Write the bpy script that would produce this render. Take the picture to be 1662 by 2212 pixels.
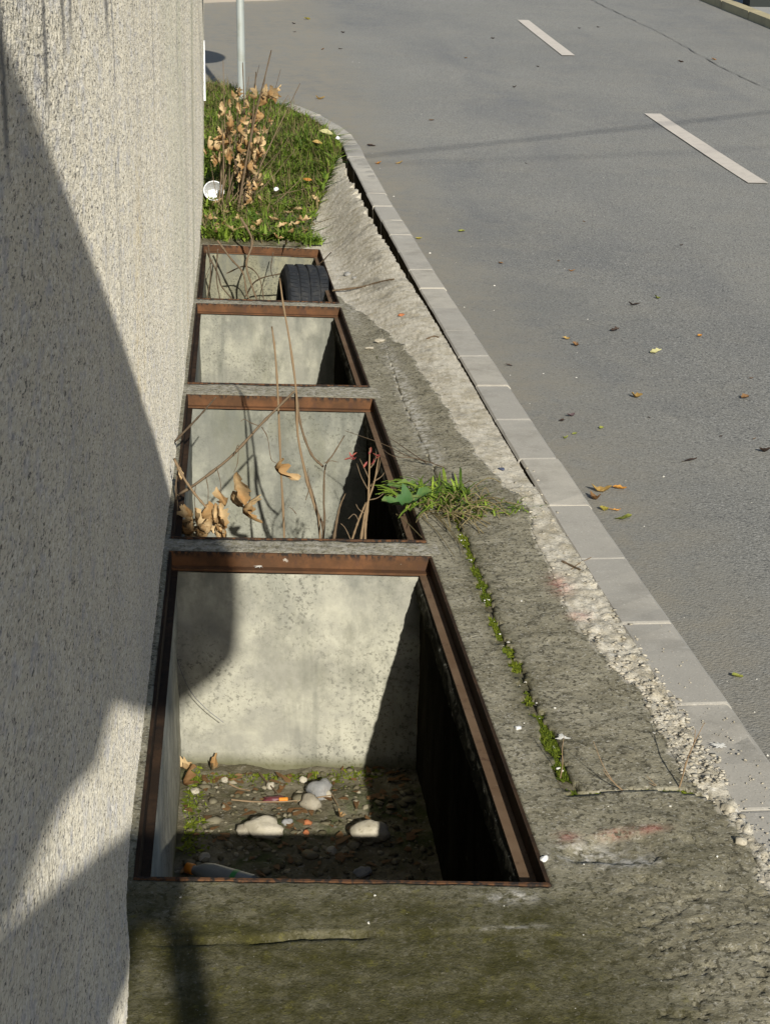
import bpy, bmesh, math, random
import numpy as np
from mathutils import Matrix, Vector

for o in list(bpy.data.objects):
    bpy.data.objects.remove(o)
SC = bpy.context.scene
COL = SC.collection

# ------------------------------------------------------------------ camera
FPX, CX, CY, CAMZ = 3300.0, 831.0, 1105.5, 1.1      # focal length and centre in units of a 1662 x 2211 picture
PITCH, YAW, ROLL = 0.321605, 0.101777, math.radians(1.0)
R0 = np.array([math.cos(YAW), -math.sin(YAW), 0])
FH = np.array([math.sin(YAW), math.cos(YAW), 0])
FW = FH * math.cos(PITCH) + np.array([0, 0, -math.sin(PITCH)])
U0 = FH * math.sin(PITCH) + np.array([0, 0, math.cos(PITCH)])
RT = R0 * math.cos(ROLL) + U0 * math.sin(ROLL)
UP = U0 * math.cos(ROLL) - R0 * math.sin(ROLL)
CAM = np.array([0, 0, CAMZ])
cd = bpy.data.cameras.new('camera')
cd.sensor_fit = 'VERTICAL'
cd.sensor_height = 36.0
cd.lens = 36.0 * FPX / 2211.0
cd.clip_start = 0.02
cd.clip_end = 500
cam = bpy.data.objects.new('camera', cd)
COL.objects.link(cam)
cam.matrix_world = Matrix(((RT[0], UP[0], -FW[0], 0), (RT[1], UP[1], -FW[1], 0), (RT[2], UP[2], -FW[2], CAMZ), (0, 0, 0, 1)))
SC.camera = cam

# ------------------------------------------------------------------ light
SUN = np.array([-0.244, 1.978, -1.0])                # the way the sunlight travels
ELEV = math.atan2(1.0, math.hypot(SUN[0], SUN[1]))
w = bpy.data.worlds.new('World')
SC.world = w
w.use_nodes = True
nt = w.node_tree
sky = nt.nodes.new('ShaderNodeTexSky')
sky.sky_type = 'NISHITA'
sky.sun_disc = False
sky.sun_elevation = ELEV
sky.sun_rotation = math.atan2(-SUN[0], -SUN[1])
bg = nt.nodes['Background']
bg.inputs[1].default_value = 0.084
nt.links.new(sky.outputs[0], bg.inputs[0])
sl = bpy.data.lights.new('sun', 'SUN')
sl.energy = 4.6
sl.angle = math.radians(0.53)
sl.color = (1.0, 0.965, 0.88)
so = bpy.data.objects.new('sun', sl)
COL.objects.link(so)
so.rotation_euler = Vector(SUN).to_track_quat('-Z', 'Y').to_euler()
so.location = (3, -6, 8)
vs = SC.view_settings
vs.view_transform = 'Standard'
vs.look = 'None'
vs.exposure = 0.45
vs.gamma = 1.0
SC.render.engine = 'CYCLES'

# ------------------------------------------------------------------ helpers: pixels to places
def ray(x, y):
    return FW + RT * (x - CX) / FPX - UP * (y - CY) / FPX

def at(x, y, z=0.0):
    d = ray(x, y)
    return CAM + d * (z - CAMZ) / d[2]

def atY(x, y, Y):
    d = ray(x, y)
    return CAM + d * Y / d[1]

TY = [-50, 2.9, 3.3, 4, 5, 6, 7, 7.8, 8.8]
TZ = [.011, .011, .016, .034, .062, .092, .147, .193, .272]

def zk(Y):
    """height of the kerb top: the street starts level and then climbs"""
    Y = np.asarray(Y, float)
    d = np.clip(Y - 8.8, 0, 30)
    far = .272 + .08 * d + .03 * (d - 3 * (1 - np.exp(-d / 3)))
    return np.where(Y <= 8.8, np.interp(Y, TY, TZ), far)

UPSTAND = 0.1

def on_road(x, y, off=0.0):
    d = ray(x, y)
    t = .5
    while t < 80:
        q = CAM + d * t
        if q[2] < float(zk(q[1])) - UPSTAND + off:
            return q
        t += .006 * max(1, t / 4)
    return q

# ------------------------------------------------------------------ helpers: noise
def _hash(ix, iy, seed):
    with np.errstate(over='ignore'):
        h = (ix.astype(np.int64) * 374761393 + iy.astype(np.int64) * 668265263 + seed * 1442695041) & 0xffffffff
        h = ((h ^ (h >> 13)) * 1274126177) & 0xffffffff
        h = (h ^ (h >> 16)) & 0xffffffff
    return h / 4294967295.0 * 2 - 1

def vn(x, y, seed=0):
    x = np.asarray(x, float); y = np.asarray(y, float)
    ix = np.floor(x); iy = np.floor(y)
    fx = x - ix; fy = y - iy
    fx = fx * fx * (3 - 2 * fx); fy = fy * fy * (3 - 2 * fy)
    a = _hash(ix, iy, seed); b = _hash(ix + 1, iy, seed)
    c = _hash(ix, iy + 1, seed); d = _hash(ix + 1, iy + 1, seed)
    return (a * (1 - fx) + b * fx) * (1 - fy) + (c * (1 - fx) + d * fx) * fy

def fbm(x, y, octv=3, seed=0):
    s = 0; a = 1.0; tot = 0
    for i in range(octv):
        s = s + a * vn(np.asarray(x) * 2 ** i, np.asarray(y) * 2 ** i, seed + i * 17)
        tot += a; a *= .5
    return s / tot

def sstep(a, b, x):
    t = np.clip((np.asarray(x, float) - a) / (b - a), 0, 1)
    return t * t * (3 - 2 * t)

# ------------------------------------------------------------------ helpers: objects
def tag(o, label=None, cat=None, group=None, kind=None):
    if label: o['label'] = label
    if cat: o['category'] = cat
    if group: o['group'] = group
    if kind: o['kind'] = kind
    return o

def empty(name, loc=(0, 0, 0)):
    o = bpy.data.objects.new(name, None)
    o.location = tuple(float(v) for v in loc)
    o.empty_display_size = .05
    COL.objects.link(o)
    return o

def adopt(o, parent):
    o.parent = parent
    o.matrix_parent_inverse = Matrix.Translation(parent.location).inverted()
    return o

def mesh_obj(name, V, Fc, mat, parent=None, smooth=False, attrs=None):
    me = bpy.data.meshes.new(name)
    V = np.asarray(V, np.float32)
    if isinstance(Fc, np.ndarray) and len(Fc):
        n, k = Fc.shape
        me.vertices.add(len(V)); me.vertices.foreach_set('co', V.ravel())
        me.loops.add(n * k); me.loops.foreach_set('vertex_index', Fc.astype(np.int32).ravel())
        me.polygons.add(n)
        me.polygons.foreach_set('loop_start', np.arange(0, n * k, k, dtype=np.int32))
        me.polygons.foreach_set('loop_total', np.full(n, k, np.int32))
        me.update(calc_edges=True)
        me.validate()
    else:
        me.from_pydata([tuple(map(float, v)) for v in V], [], [tuple(int(i) for i in f) for f in Fc])
        me.update()
    if attrs:
        for k, a in attrs.items():
            at_ = me.attributes.new(k, 'FLOAT', 'POINT')
            at_.data.foreach_set('value', np.asarray(a, np.float32))
    if smooth:
        me.polygons.foreach_set('use_smooth', np.ones(len(me.polygons), bool))
    if mat is not None:
        me.materials.append(mat)
    o = bpy.data.objects.new(name, me)
    COL.objects.link(o)
    if parent is not None:
        adopt(o, parent)
    return o

class MB:
    """collects shapes of ONE object, with a tint value per vertex"""
    def __init__(s):
        s.v = []; s.f = []; s.t = []
    def add(s, vs, fs, tint=0.5):
        b = len(s.v)
        s.v += [tuple(map(float, q)) for q in vs]
        s.f += [tuple(i + b for i in f) for f in fs]
        s.t += [tint] * len(vs) if np.isscalar(tint) else list(tint)
    def box(s, a, b, tint=.5):
        (x0, y0, z0), (x1, y1, z1) = a, b
        s.add([(x0, y0, z0), (x1, y0, z0), (x1, y1, z0), (x0, y1, z0), (x0, y0, z1), (x1, y0, z1), (x1, y1, z1), (x0, y1, z1)],
              [(3, 2, 1, 0), (4, 5, 6, 7), (0, 1, 5, 4), (1, 2, 6, 5), (2, 3, 7, 6), (3, 0, 4, 7)], tint)
    def hexa(s, p, tint=.5):
        s.add(p, [(3, 2, 1, 0), (4, 5, 6, 7), (0, 1, 5, 4), (1, 2, 6, 5), (2, 3, 7, 6), (3, 0, 4, 7)], tint)
    def tube(s, pts, radii, n=6, tint=.5, cap=True):
        pts = [np.asarray(q, float) for q in pts]
        if np.isscalar(radii): radii = [radii] * len(pts)
        vs = []; fs = []
        for i, q in enumerate(pts):
            d = pts[min(i + 1, len(pts) - 1)] - pts[max(i - 1, 0)]
            d = d / (np.linalg.norm(d) + 1e-9)
            a = np.cross(d, (0, 0, 1.0) if abs(d[2]) < .9 else (1.0, 0, 0)); a /= np.linalg.norm(a) + 1e-9
            b = np.cross(d, a)
            for k in range(n):
                t = 2 * math.pi * k / n
                vs.append(q + radii[i] * (a * math.cos(t) + b * math.sin(t)))
        for i in range(len(pts) - 1):
            for k in range(n):
                k2 = (k + 1) % n
                fs.append((i * n + k, i * n + k2, (i + 1) * n + k2, (i + 1) * n + k))
        if cap:
            fs.append(tuple(range(n))); fs.append(tuple(reversed(range((len(pts) - 1) * n, len(pts) * n))))
        s.add(vs, fs, tint)
    def build(s, name, mat, parent=None, smooth=False):
        return mesh_obj(name, np.array(s.v, float).reshape(-1, 3), s.f, mat, parent, smooth, {'tint': s.t})

def curve_pts(ctrl, n):
    """smooth line through control points (Catmull-Rom)"""
    c = [np.asarray(q, float) for q in ctrl]
    c = [2 * c[0] - c[1]] + c + [2 * c[-1] - c[-2]]
    out = []
    seg = len(c) - 3
    for i in range(n):
        u = i / (n - 1) * seg
        k = min(int(u), seg - 1); t = u - k
        p0, p1, p2, p3 = c[k:k + 4]
        out.append(.5 * ((2 * p1) + (p2 - p0) * t + (2 * p0 - 5 * p1 + 4 * p2 - p3) * t * t + (3 * p1 - p0 - 3 * p2 + p3) * t ** 3))
    return out

# ------------------------------------------------------------------ materials
def srgb(r, g, b):
    f = lambda c: ((c / 255 + .055) / 1.055) ** 2.4 if c > 10 else c / 255 / 12.92
    return (f(r), f(g), f(b), 1)

class Mat:
    def __init__(s, name, rough=.85, spec=.25):
        s.m = bpy.data.materials.new(name); s.m.use_nodes = True
        s.t = s.m.node_tree; s.b = s.t.nodes['Principled BSDF']
        s.b.inputs['Roughness'].default_value = rough
        s.b.inputs['Specular IOR Level'].default_value = spec
        s.geo = s.t.nodes.new('ShaderNodeNewGeometry')
        s.P = s.geo.outputs['Position']
        s.c = None
    def n(s, kind, **kw):
        q = s.t.nodes.new(kind)
        for k, v in kw.items(): setattr(q, k, v)
        return q
    def link(s, a, b): s.t.links.new(a, b)
    def obj_coords(s):
        tc = s.n('ShaderNodeTexCoord'); s.P = tc.outputs['Object']
    def mapped(s, scale=(1, 1, 1), loc=(0, 0, 0)):
        m = s.n('ShaderNodeMapping'); m.inputs['Scale'].default_value = scale; m.inputs['Location'].default_value = loc
        s.link(s.P, m.inputs[0]); return m.outputs[0]
    def noise(s, scale, detail=4, rough=.6, stretch=None, dist=0.0, loc=(0, 0, 0)):
        q = s.n('ShaderNodeTexNoise'); q.inputs['Scale'].default_value = scale; q.inputs['Detail'].default_value = detail
        q.inputs['Roughness'].default_value = rough; q.inputs['Distortion'].default_value = dist
        s.link(s.mapped(stretch or (1, 1, 1), loc), q.inputs['Vector']); return q.outputs['Fac']
    def voro(s, scale, feature='F1', stretch=None, out='Distance', rnd=1.0):
        q = s.n('ShaderNodeTexVoronoi'); q.feature = feature; q.inputs['Scale'].default_value = scale
        q.inputs['Randomness'].default_value = rnd
        s.link(s.mapped(stretch or (1, 1, 1)), q.inputs['Vector']); return q.outputs[out]
    def attr(s, name):
        q = s.n('ShaderNodeAttribute'); q.attribute_name = name; return q.outputs['Fac']
    def rand(s):
        return s.n('ShaderNodeObjectInfo').outputs['Random']
    def ramp(s, fac, a, b, lo=0.0, hi=1.0):
        q = s.n('ShaderNodeMapRange'); q.clamp = True
        q.inputs[1].default_value = a; q.inputs[2].default_value = b; q.inputs[3].default_value = lo; q.inputs[4].default_value = hi
        s.link(fac, q.inputs[0]); return q.outputs[0]
    def math(s, op, a, b=None):
        q = s.n('ShaderNodeMath', operation=op); q.use_clamp = False
        for i, x in enumerate((a, b)):
            if x is None: continue
            if isinstance(x, (int, float)): q.inputs[i].default_value = x
            else: s.link(x, q.inputs[i])
        return q.outputs[0]
    def base(s, col): s.c = col
    def mix(s, col, fac, mode='MIX'):
        q = s.n('ShaderNodeMix', data_type='RGBA', blend_type=mode)
        if isinstance(fac, (int, float)): q.inputs[0].default_value = fac
        else: s.link(fac, q.inputs[0])
        for sock, c in ((q.inputs[6], s.c), (q.inputs[7], col)):
            if isinstance(c, tuple): sock.default_value = c
            else: s.link(c, sock)
        s.c = q.outputs[2]
    def bump(s, h, strength=.3, dist=.004):
        q = s.n('ShaderNodeBump'); q.inputs['Strength'].default_value = strength; q.inputs['Distance'].default_value = dist
        s.link(h, q.inputs['Height'])
        if s.b.inputs['Normal'].is_linked: s.link(s.b.inputs['Normal'].links[0].from_socket, q.inputs['Normal'])
        s.link(q.outputs[0], s.b.inputs['Normal'])
    def rough(s, sock): s.link(sock, s.b.inputs['Roughness'])
    def done(s):
        if isinstance(s.c, tuple): s.b.inputs['Base Color'].default_value = s.c
        else: s.link(s.c, s.b.inputs['Base Color'])
        return s.m

M = {}
def col(r, g, b): return (r, g, b, 1)

# weathered paving concrete; attributes: fresh (broken pale mortar), green (algae), red (paint traces), pale (light scuffs)
k = Mat('paving_concrete', .92, .15)
k.base(col(.182, .162, .106))
k.mix(col(.312, .284, .205), k.ramp(k.noise(8, 6, .68, (1.0, 1.5, 1)), .34, .66))
k.mix(col(.085, .076, .050), k.ramp(k.noise(30, 6, .75, (1, 1.3, 1)), .50, .66, 0, .9))
k.mix(col(.062, .055, .036), k.ramp(k.noise(115, 3, .7, (1, .8, 1)), .53, .61, 0, .85))
k.mix(col(.40, .375, .31), k.ramp(k.noise(170, 3, .7), .56, .66, 0, .85))
gn = k.attr('green')
k.mix(col(.048, .044, .013), k.math('MULTIPLY', gn, k.ramp(k.noise(15, 6, .75), .22, .60, .45, 1)))
k.mix(col(.130, .118, .030), k.math('MULTIPLY', gn, k.ramp(k.noise(48, 5, .75), .56, .70, 0, .8)))
k.mix(col(.15, .135, .10), k.math('MULTIPLY', gn, k.ramp(k.noise(130, 3, .7), .60, .70, 0, .7)))
fr = k.ramp(k.math('ADD', k.attr('fresh'), k.math('MULTIPLY', k.math('SUBTRACT', k.noise(40, 5, .7), .5), 1.3)), .40, .62)
k.mix(col(.55, .505, .41), fr)
k.mix(col(.36, .315, .225), k.math('MULTIPLY', fr, k.ramp(k.noise(16, 6, .7), .44, .62, 0, .9)))
k.mix(col(.15, .135, .095), k.math('MULTIPLY', fr, k.ramp(k.noise(95, 4, .7), .58, .64, 0, .7)))
k.mix(col(.20, .185, .15), k.math('MULTIPLY', fr, k.ramp(k.noise(5.5, 5, .7, loc=(1, 0, 0)), .55, .66, 0, .75)))
k.mix(col(.27, .24, .18), k.math('MULTIPLY', fr, k.ramp(k.noise(190, 3, .7), .52, .60, 0, .4)))
k.mix(col(.62, .585, .51), k.math('MULTIPLY', fr, k.ramp(k.noise(75, 4, .7), .58, .68, 0, .8)))
k.mix(col(.52, .49, .43), k.math('MULTIPLY', k.attr('pale'), k.ramp(k.noise(55, 5, .72), .44, .60, 0, 1)))
k.mix(col(.42, .11, .09), k.math('MULTIPLY', k.attr('red'), k.ramp(k.noise(60, 4, .7), .36, .52, 0, .95)))
k.mix(col(.50, .48, .42), k.ramp(k.voro(70), .05, .03, 0, .6))
k.bump(k.noise(190, 4, .75), .8, .003)
k.bump(k.noise(55, 4, .7), .35, .005)
M['paving'] = k.done()

k = Mat('kerb_concrete', .85, .25)
k.base(col(.37, .342, .288))
k.mix(col(.42, .388, .325), k.ramp(k.noise(14, 4, .6), .35, .65))
k.mix(col(.29, .275, .245), k.ramp(k.rand(), 0, 1, 0, .6))
k.mix(col(.19, .172, .14), k.ramp(k.noise(5, 6, .72), .50, .72, 0, .65))
k.mix(col(.47, .45, .40), k.ramp(k.noise(11, 5, .7, loc=(0, 3, 0)), .60, .74, 0, .6))
k.mix(col(.21, .20, .18), k.ramp(k.noise(260, 2, .6), .58, .72, 0, .55))
k.mix(col(.52, .49, .43), k.ramp(k.noise(180, 2, .6, loc=(2, 1, 0)), .60, .72, 0, .5))
k.bump(k.noise(300, 3, .6), .25, .0012)
M['kerb'] = k.done()

k = Mat('joint_mortar', .9, .2)
k.base(col(.32, .30, .26)); k.mix(col(.24, .225, .19), k.ramp(k.noise(60, 4, .7), .4, .65)); k.bump(k.noise(200, 3), .4, .002)
M['joint'] = k.done()

k = Mat('shade_dark_kerb_face', 1.0, 0.0)  # shade on the kerb's inner face, painted in as near-black colour
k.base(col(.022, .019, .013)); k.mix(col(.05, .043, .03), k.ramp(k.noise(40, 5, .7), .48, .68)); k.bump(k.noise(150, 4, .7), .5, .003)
M['kerb_shade'] = k.done()
# asphalt
k = Mat('asphalt', .88, .2)
k.base(col(.182, .178, .160))
k.mix(col(.226, .218, .190), k.ramp(k.noise(.55, 4, .6), .36, .64))
k.mix(col(.140, .141, .138), k.ramp(k.noise(1.1, 6, .68, (1, .4, 1), .4), .50, .70, 0, .8))
k.mix(col(.225, .212, .178), k.ramp(k.noise(3.2, 6, .7), .48, .68, 0, .65))
sx = k.n('ShaderNodeSeparateXYZ'); k.link(k.P, sx.inputs[0])
wheel = k.math('MULTIPLY', k.ramp(k.math('ABSOLUTE', k.math('SUBTRACT', sx.outputs['X'], 1.9)), .42, .05, 0, .5), k.ramp(k.noise(1.7, 4, .6, (1, .25, 1)), .40, .62))
k.mix(col(.138, .138, .134), wheel)
coarse = k.ramp(k.math('ADD', sx.outputs['X'], k.math('MULTIPLY', k.noise(1.3, 4, .6), .9)), 1.35, 2.05, .35, 1)
k.mix(col(.045, .046, .047), k.math('MULTIPLY', coarse, k.ramp(k.noise(120, 3, .65), .535, .60, 0, .8)))
k.mix(col(.37, .36, .33), k.math('MULTIPLY', coarse, k.ramp(k.noise(150, 2, .6, loc=(3, 3, 3)), .55, .64, 0, .8)))
k.mix(col(.09, .088, .08), k.ramp(k.noise(60, 3, .6), .60, .68, 0, .5))
dust = k.math('MULTIPLY', k.ramp(k.math('ADD', sx.outputs['X'], k.math('MULTIPLY', k.noise(4, 4, .6), .35)), 1.35, .95), k.ramp(k.noise(9, 5, .7), .30, .62))
k.mix(col(.235, .212, .166), dust)
k.bump(k.noise(170, 2, .6), .7, .004)
M['asphalt'] = k.done()

k = Mat('road_paint', .7, .3)
k.base(col(.53, .475, .40)); k.mix(col(.40, .355, .30), k.ramp(k.noise(14, 5, .7), .45, .7, 0, .6))
k.mix(col(.22, .215, .20), k.ramp(k.noise(130, 3, .7), .60, .70, 0, .8)); k.bump(k.noise(230, 2), .3, .002)
M['paint'] = k.done()

# roughcast house wall
k = Mat('roughcast_render', .92, .15)
k.b.inputs['Diffuse Roughness'].default_value = 1.0
k.base(col(.375, .345, .275))
k.mix(col(.445, .41, .33), k.ramp(k.noise(5, 5, .65, (1, 1, .35)), .38, .64))
k.mix(col(.36, .35, .33), k.ramp(k.noise(26, 5, .7, (1, 1, .6)), .50, .68, 0, .6))
k.mix(col(.19, .18, .155), k.ramp(k.noise(300, 3, .65, (1, .30, 1)), .52, .60, 0, .7))
k.mix(col(.055, .05, .045), k.ramp(k.noise(250, 3, .65, (1, .30, .9), loc=(4, 4, 4)), .58, .63, 0, .85))
k.mix(col(.27, .27, .285), k.ramp(k.noise(45, 4, .7, (1, .35, .8), loc=(2, 0, 2)), .52, .62, 0, .55))
k.mix(col(.55, .52, .45), k.ramp(k.noise(250, 2, .6, (1, .3, 1), loc=(1, 1, 5)), .55, .65, 0, .55))
sy = k.n('ShaderNodeSeparateXYZ'); k.link(k.P, sy.inputs[0])
far = k.ramp(sy.outputs['Y'], 3.5, 4.0)
k.mix(col(.30, .29, .23), k.math('MULTIPLY', far, k.ramp(k.noise(2.6, 4, .6, (1, 1.0, .08)), .44, .62, 0, .9)))
k.mix(col(.17, .165, .13), k.math('MULTIPLY', far, k.ramp(k.noise(3.5, 4, .6, (1, 1.0, .12), loc=(0, 3, 0)), .55, .72, 0, .5)))
top = k.ramp(sy.outputs['Z'], .62, 1.0)
k.mix(col(.10, .10, .10), k.math('MULTIPLY', top, k.ramp(k.noise(9, 4, .65, (1, 1, .09), loc=(0, 7.3, 0)), .60, .68, 0, .85)))
for y0, z0, wd in ((1.362, 1.0, .020), (1.513, 1.045, .020), (1.585, 1.06, .024), (2.05, 1.05, .05), (1.10, .98, .02)):
    dy = k.math('ABSOLUTE', k.math('SUBTRACT', k.math('ADD', sy.outputs['Y'], k.math('MULTIPLY', k.math('SUBTRACT', k.noise(40, 3), .5), .012)), y0))
    k.mix(col(.075, .075, .075), k.math('MULTIPLY', k.ramp(dy, wd, wd * .2, 0, .85), k.ramp(sy.outputs['Z'], z0 - .015, z0 + .04)))
k.mix(col(.32, .25, .12), k.math('MULTIPLY', k.ramp(k.noise(2.2, 4, .7, (1, 1, .5), loc=(0, 2.0, 0)), .62, .76, 0, .7), k.ramp(k.noise(40, 4, .7), .4, .6)))
k.bump(k.noise(200, 3, .7, (1, .35, 1)), .6, .003)
M['roughcast'] = k.done()

def pit_mat(name, tone, green, mould, seed):
    k = Mat(name, .92, .15)
    k.base(col(*tone))
    k.mix(col(tone[0] * 1.45, tone[1] * 1.44, tone[2] * 1.38), k.ramp(k.noise(6, 6, .7, loc=(seed, 0, seed)), .42, .60))
    k.mix(col(tone[0] * .62, tone[1] * .63, tone[2] * .60), k.ramp(k.noise(9, 6, .72, (1, 1, .6), loc=(seed, 5, seed)), .50, .66, 0, green))
    k.mix(col(.17, .168, .118), k.ramp(k.noise(5, 5, .7, (1, 1, .35), loc=(0, 0, seed)), .52, .72, 0, green))
    s2 = k.n('ShaderNodeSeparateXYZ'); k.link(k.P, s2.inputs[0])
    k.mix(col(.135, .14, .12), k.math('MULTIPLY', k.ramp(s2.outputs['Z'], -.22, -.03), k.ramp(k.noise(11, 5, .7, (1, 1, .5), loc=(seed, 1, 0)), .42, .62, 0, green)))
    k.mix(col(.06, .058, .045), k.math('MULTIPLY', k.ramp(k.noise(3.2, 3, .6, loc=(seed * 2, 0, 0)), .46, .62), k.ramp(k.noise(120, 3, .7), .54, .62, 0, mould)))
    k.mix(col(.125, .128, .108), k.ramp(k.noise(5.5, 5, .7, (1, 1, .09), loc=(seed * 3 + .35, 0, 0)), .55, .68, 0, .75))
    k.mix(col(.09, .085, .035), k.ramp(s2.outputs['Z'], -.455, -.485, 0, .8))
    k.bump(k.noise(140, 4, .7), .35, .002)
    return k.done()
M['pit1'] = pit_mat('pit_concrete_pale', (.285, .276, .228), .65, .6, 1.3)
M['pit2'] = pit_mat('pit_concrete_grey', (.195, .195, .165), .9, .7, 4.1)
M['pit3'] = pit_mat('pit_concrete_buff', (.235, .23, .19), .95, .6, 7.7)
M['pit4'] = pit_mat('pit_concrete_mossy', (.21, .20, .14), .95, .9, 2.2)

k = Mat('shade_dark_concrete', 1.0, .0)  # near-black colour paints in the shade on the street-side pit wall
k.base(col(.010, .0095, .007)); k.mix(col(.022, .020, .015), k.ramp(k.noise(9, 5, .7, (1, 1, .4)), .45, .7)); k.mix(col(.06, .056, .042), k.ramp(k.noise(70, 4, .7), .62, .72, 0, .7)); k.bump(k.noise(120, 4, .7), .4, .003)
M['pit_shade'] = k.done()
k = Mat('shade_dark_mortar', 1.0, 0.0)  # shade under the street-side ledge painted into the mortar, pale specks on top
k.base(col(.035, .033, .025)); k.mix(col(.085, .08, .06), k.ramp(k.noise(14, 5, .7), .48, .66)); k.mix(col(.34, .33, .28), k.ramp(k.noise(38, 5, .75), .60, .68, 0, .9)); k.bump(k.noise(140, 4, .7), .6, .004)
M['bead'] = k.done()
k = Mat('pit_dirt', 1.0, .0)
k.base(col(.105, .092, .058)); k.mix(col(.19, .17, .12), k.ramp(k.noise(14, 5, .7), .42, .64))
k.mix(col(.05, .065, .02), k.ramp(k.noise(7, 5, .7, loc=(3, 1, 0)), .52, .66, 0, .8)); k.mix(col(.26, .24, .20), k.ramp(k.noise(70, 3, .7), .60, .70, 0, .8))
k.bump(k.noise(90, 5, .7), .8, .006)
M['dirt'] = k.done()

k = Mat('rusty_steel', .85, .1)
k.base(col(.080, .042, .022)); k.mix(col(.135, .064, .030), k.ramp(k.noise(9, 6, .7), .44, .62))
k.mix(col(.07, .038, .026), k.ramp(k.noise(30, 5, .7, (1, 1, .4)), .54, .68, 0, .85))
s3 = k.n('ShaderNodeSeparateXYZ'); k.link(k.P, s3.inputs[0])
k.mix(col(.028, .022, .018), k.math('MULTIPLY', k.ramp(s3.outputs['Z'], -.013, -.001), k.ramp(k.noise(85, 3, .6, (1, 1, .5)), .45, .56)))
k.mix(col(.42, .38, .32), k.ramp(k.noise(24, 5, .7, loc=(5, 2, 1)), .71, .75, 0, .8))
k.bump(k.noise(160, 4, .7), .3, .001)
M['rust'] = k.done()
k = Mat('brown_steel_ledge', .8, .15)
k.base(col(.115, .072, .042)); k.mix(col(.15, .10, .062), k.ramp(k.noise(9, 5, .65), .42, .64)); k.mix(col(.07, .04, .025), k.ramp(k.noise(45, 4, .7), .58, .7, 0, .8))
k.mix(col(.34, .31, .26), k.ramp(k.noise(60, 4, .7, loc=(1, 2, 3)), .70, .75, 0, .7)); k.bump(k.noise(200, 3), .25, .001)
M['ledge'] = k.done()

k = Mat('shaded_rusty_steel', .85, .08)  # darker copy of the rust, with the side bars' shade in its colour
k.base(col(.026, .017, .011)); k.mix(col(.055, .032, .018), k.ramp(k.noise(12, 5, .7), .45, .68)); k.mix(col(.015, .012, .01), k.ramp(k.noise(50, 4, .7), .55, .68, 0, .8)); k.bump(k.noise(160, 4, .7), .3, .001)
M['shade_rust'] = k.done()
def stone_mat(name, a, b, c):
    k = Mat(name, .9, .2); k.obj_coords()
    k.base(col(*a)); k.mix(col(*b), k.ramp(k.noise(30, 5, .7), .4, .65)); k.mix(col(*c), k.ramp(k.noise(90, 4, .7), .58, .7, 0, .7)); k.bump(k.noise(120, 4, .7), .5, .003)
    return k.done()
M['lime'] = stone_mat('limestone', (.33, .295, .22), (.42, .38, .30), (.16, .14, .09))
M['grey_stone'] = stone_mat('grey_stone', (.20, .20, .195), (.27, .26, .24), (.12, .115, .10))
M['brown_stone'] = stone_mat('brown_stone', (.23, .20, .145), (.30, .27, .21), (.12, .10, .07))
M['brick_bit'] = stone_mat('brick_fragment', (.30, .10, .04), (.36, .14, .06), (.16, .07, .035))

def tint_mat(name, a, b, rough=.8, spec=.2, trans=0.0, dark=None):
    k = Mat(name, rough, spec); k.base(col(*a)); k.mix(col(*b), k.attr('tint'))
    if dark: k.mix(col(*dark), k.ramp(k.noise(45, 4, .7), .55, .70, 0, .7))
    k.done()
    if trans:
        tr = k.n('ShaderNodeBsdfTranslucent'); k.link(k.c, tr.inputs[0])
        ms = k.n('ShaderNodeMixShader'); ms.inputs[0].default_value = trans
        out = k.t.nodes['Material Output']
        k.link(k.b.outputs[0], ms.inputs[1]); k.link(tr.outputs[0], ms.inputs[2]); k.link(ms.outputs[0], out.inputs[0])
    return k.m
M['gravel'] = tint_mat('gravel', (.085, .074, .042), (.27, .24, .17), .9, .1, 0, (.05, .05, .02))
M['rubble'] = tint_mat('mortar_rubble', (.28, .25, .19), (.45, .41, .33), .95, .05, 0, (.20, .175, .13))
M['grit'] = tint_mat('white_grit', (.38, .36, .31), (.60, .58, .52))
M['grass'] = tint_mat('grass_green', (.060, .115, .012), (.31, .42, .055), .6, .25, .35, (.16, .15, .04))
M['strawgrass'] = tint_mat('dry_grass', (.13, .10, .045), (.26, .21, .10), .8, .2, .15)
M['moss'] = tint_mat('moss_green', (.07, .10, .008), (.22, .25, .02), .8, .2, .2)
M['bark'] = tint_mat('shrub_bark', (.080, .056, .034), (.17, .12, .07), .75, .25, 0, (.055, .035, .02))
M['palebark'] = tint_mat('pale_stem', (.13, .085, .048), (.23, .16, .09), .7, .25)
M['dryleaf'] = tint_mat('dry_tan_leaf', (.30, .175, .07), (.54, .40, .22), .8, .15, .2, (.27, .14, .05))
M['greenleaf'] = tint_mat('weed_leaf', (.05, .12, .035), (.15, .22, .06), .6, .25, .2, (.16, .16, .05))
M['redbud'] = tint_mat('red_bud', (.20, .04, .04), (.28, .08, .05), .6, .3)
LEAFC = {'dark': ((.028, .018, .014), (.055, .035, .024)), 'brown': ((.11, .055, .02), (.20, .11, .045)), 'orange': ((.36, .15, .025), (.48, .24, .05)),
         'ochre': ((.27, .17, .05), (.38, .26, .09)), 'yellow': ((.30, .25, .04), (.42, .36, .08)), 'green': ((.13, .15, .025), (.26, .27, .06)), 'pale': ((.33, .31, .14), (.42, .40, .20)), 'purple': ((.07, .045, .05), (.12, .085, .085))}
for kk, (a, b) in LEAFC.items():
    M['leaf_' + kk] = tint_mat('fallen_leaf_' + kk, a, b, .7, .25, .12, tuple(c * .45 for c in a))

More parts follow.
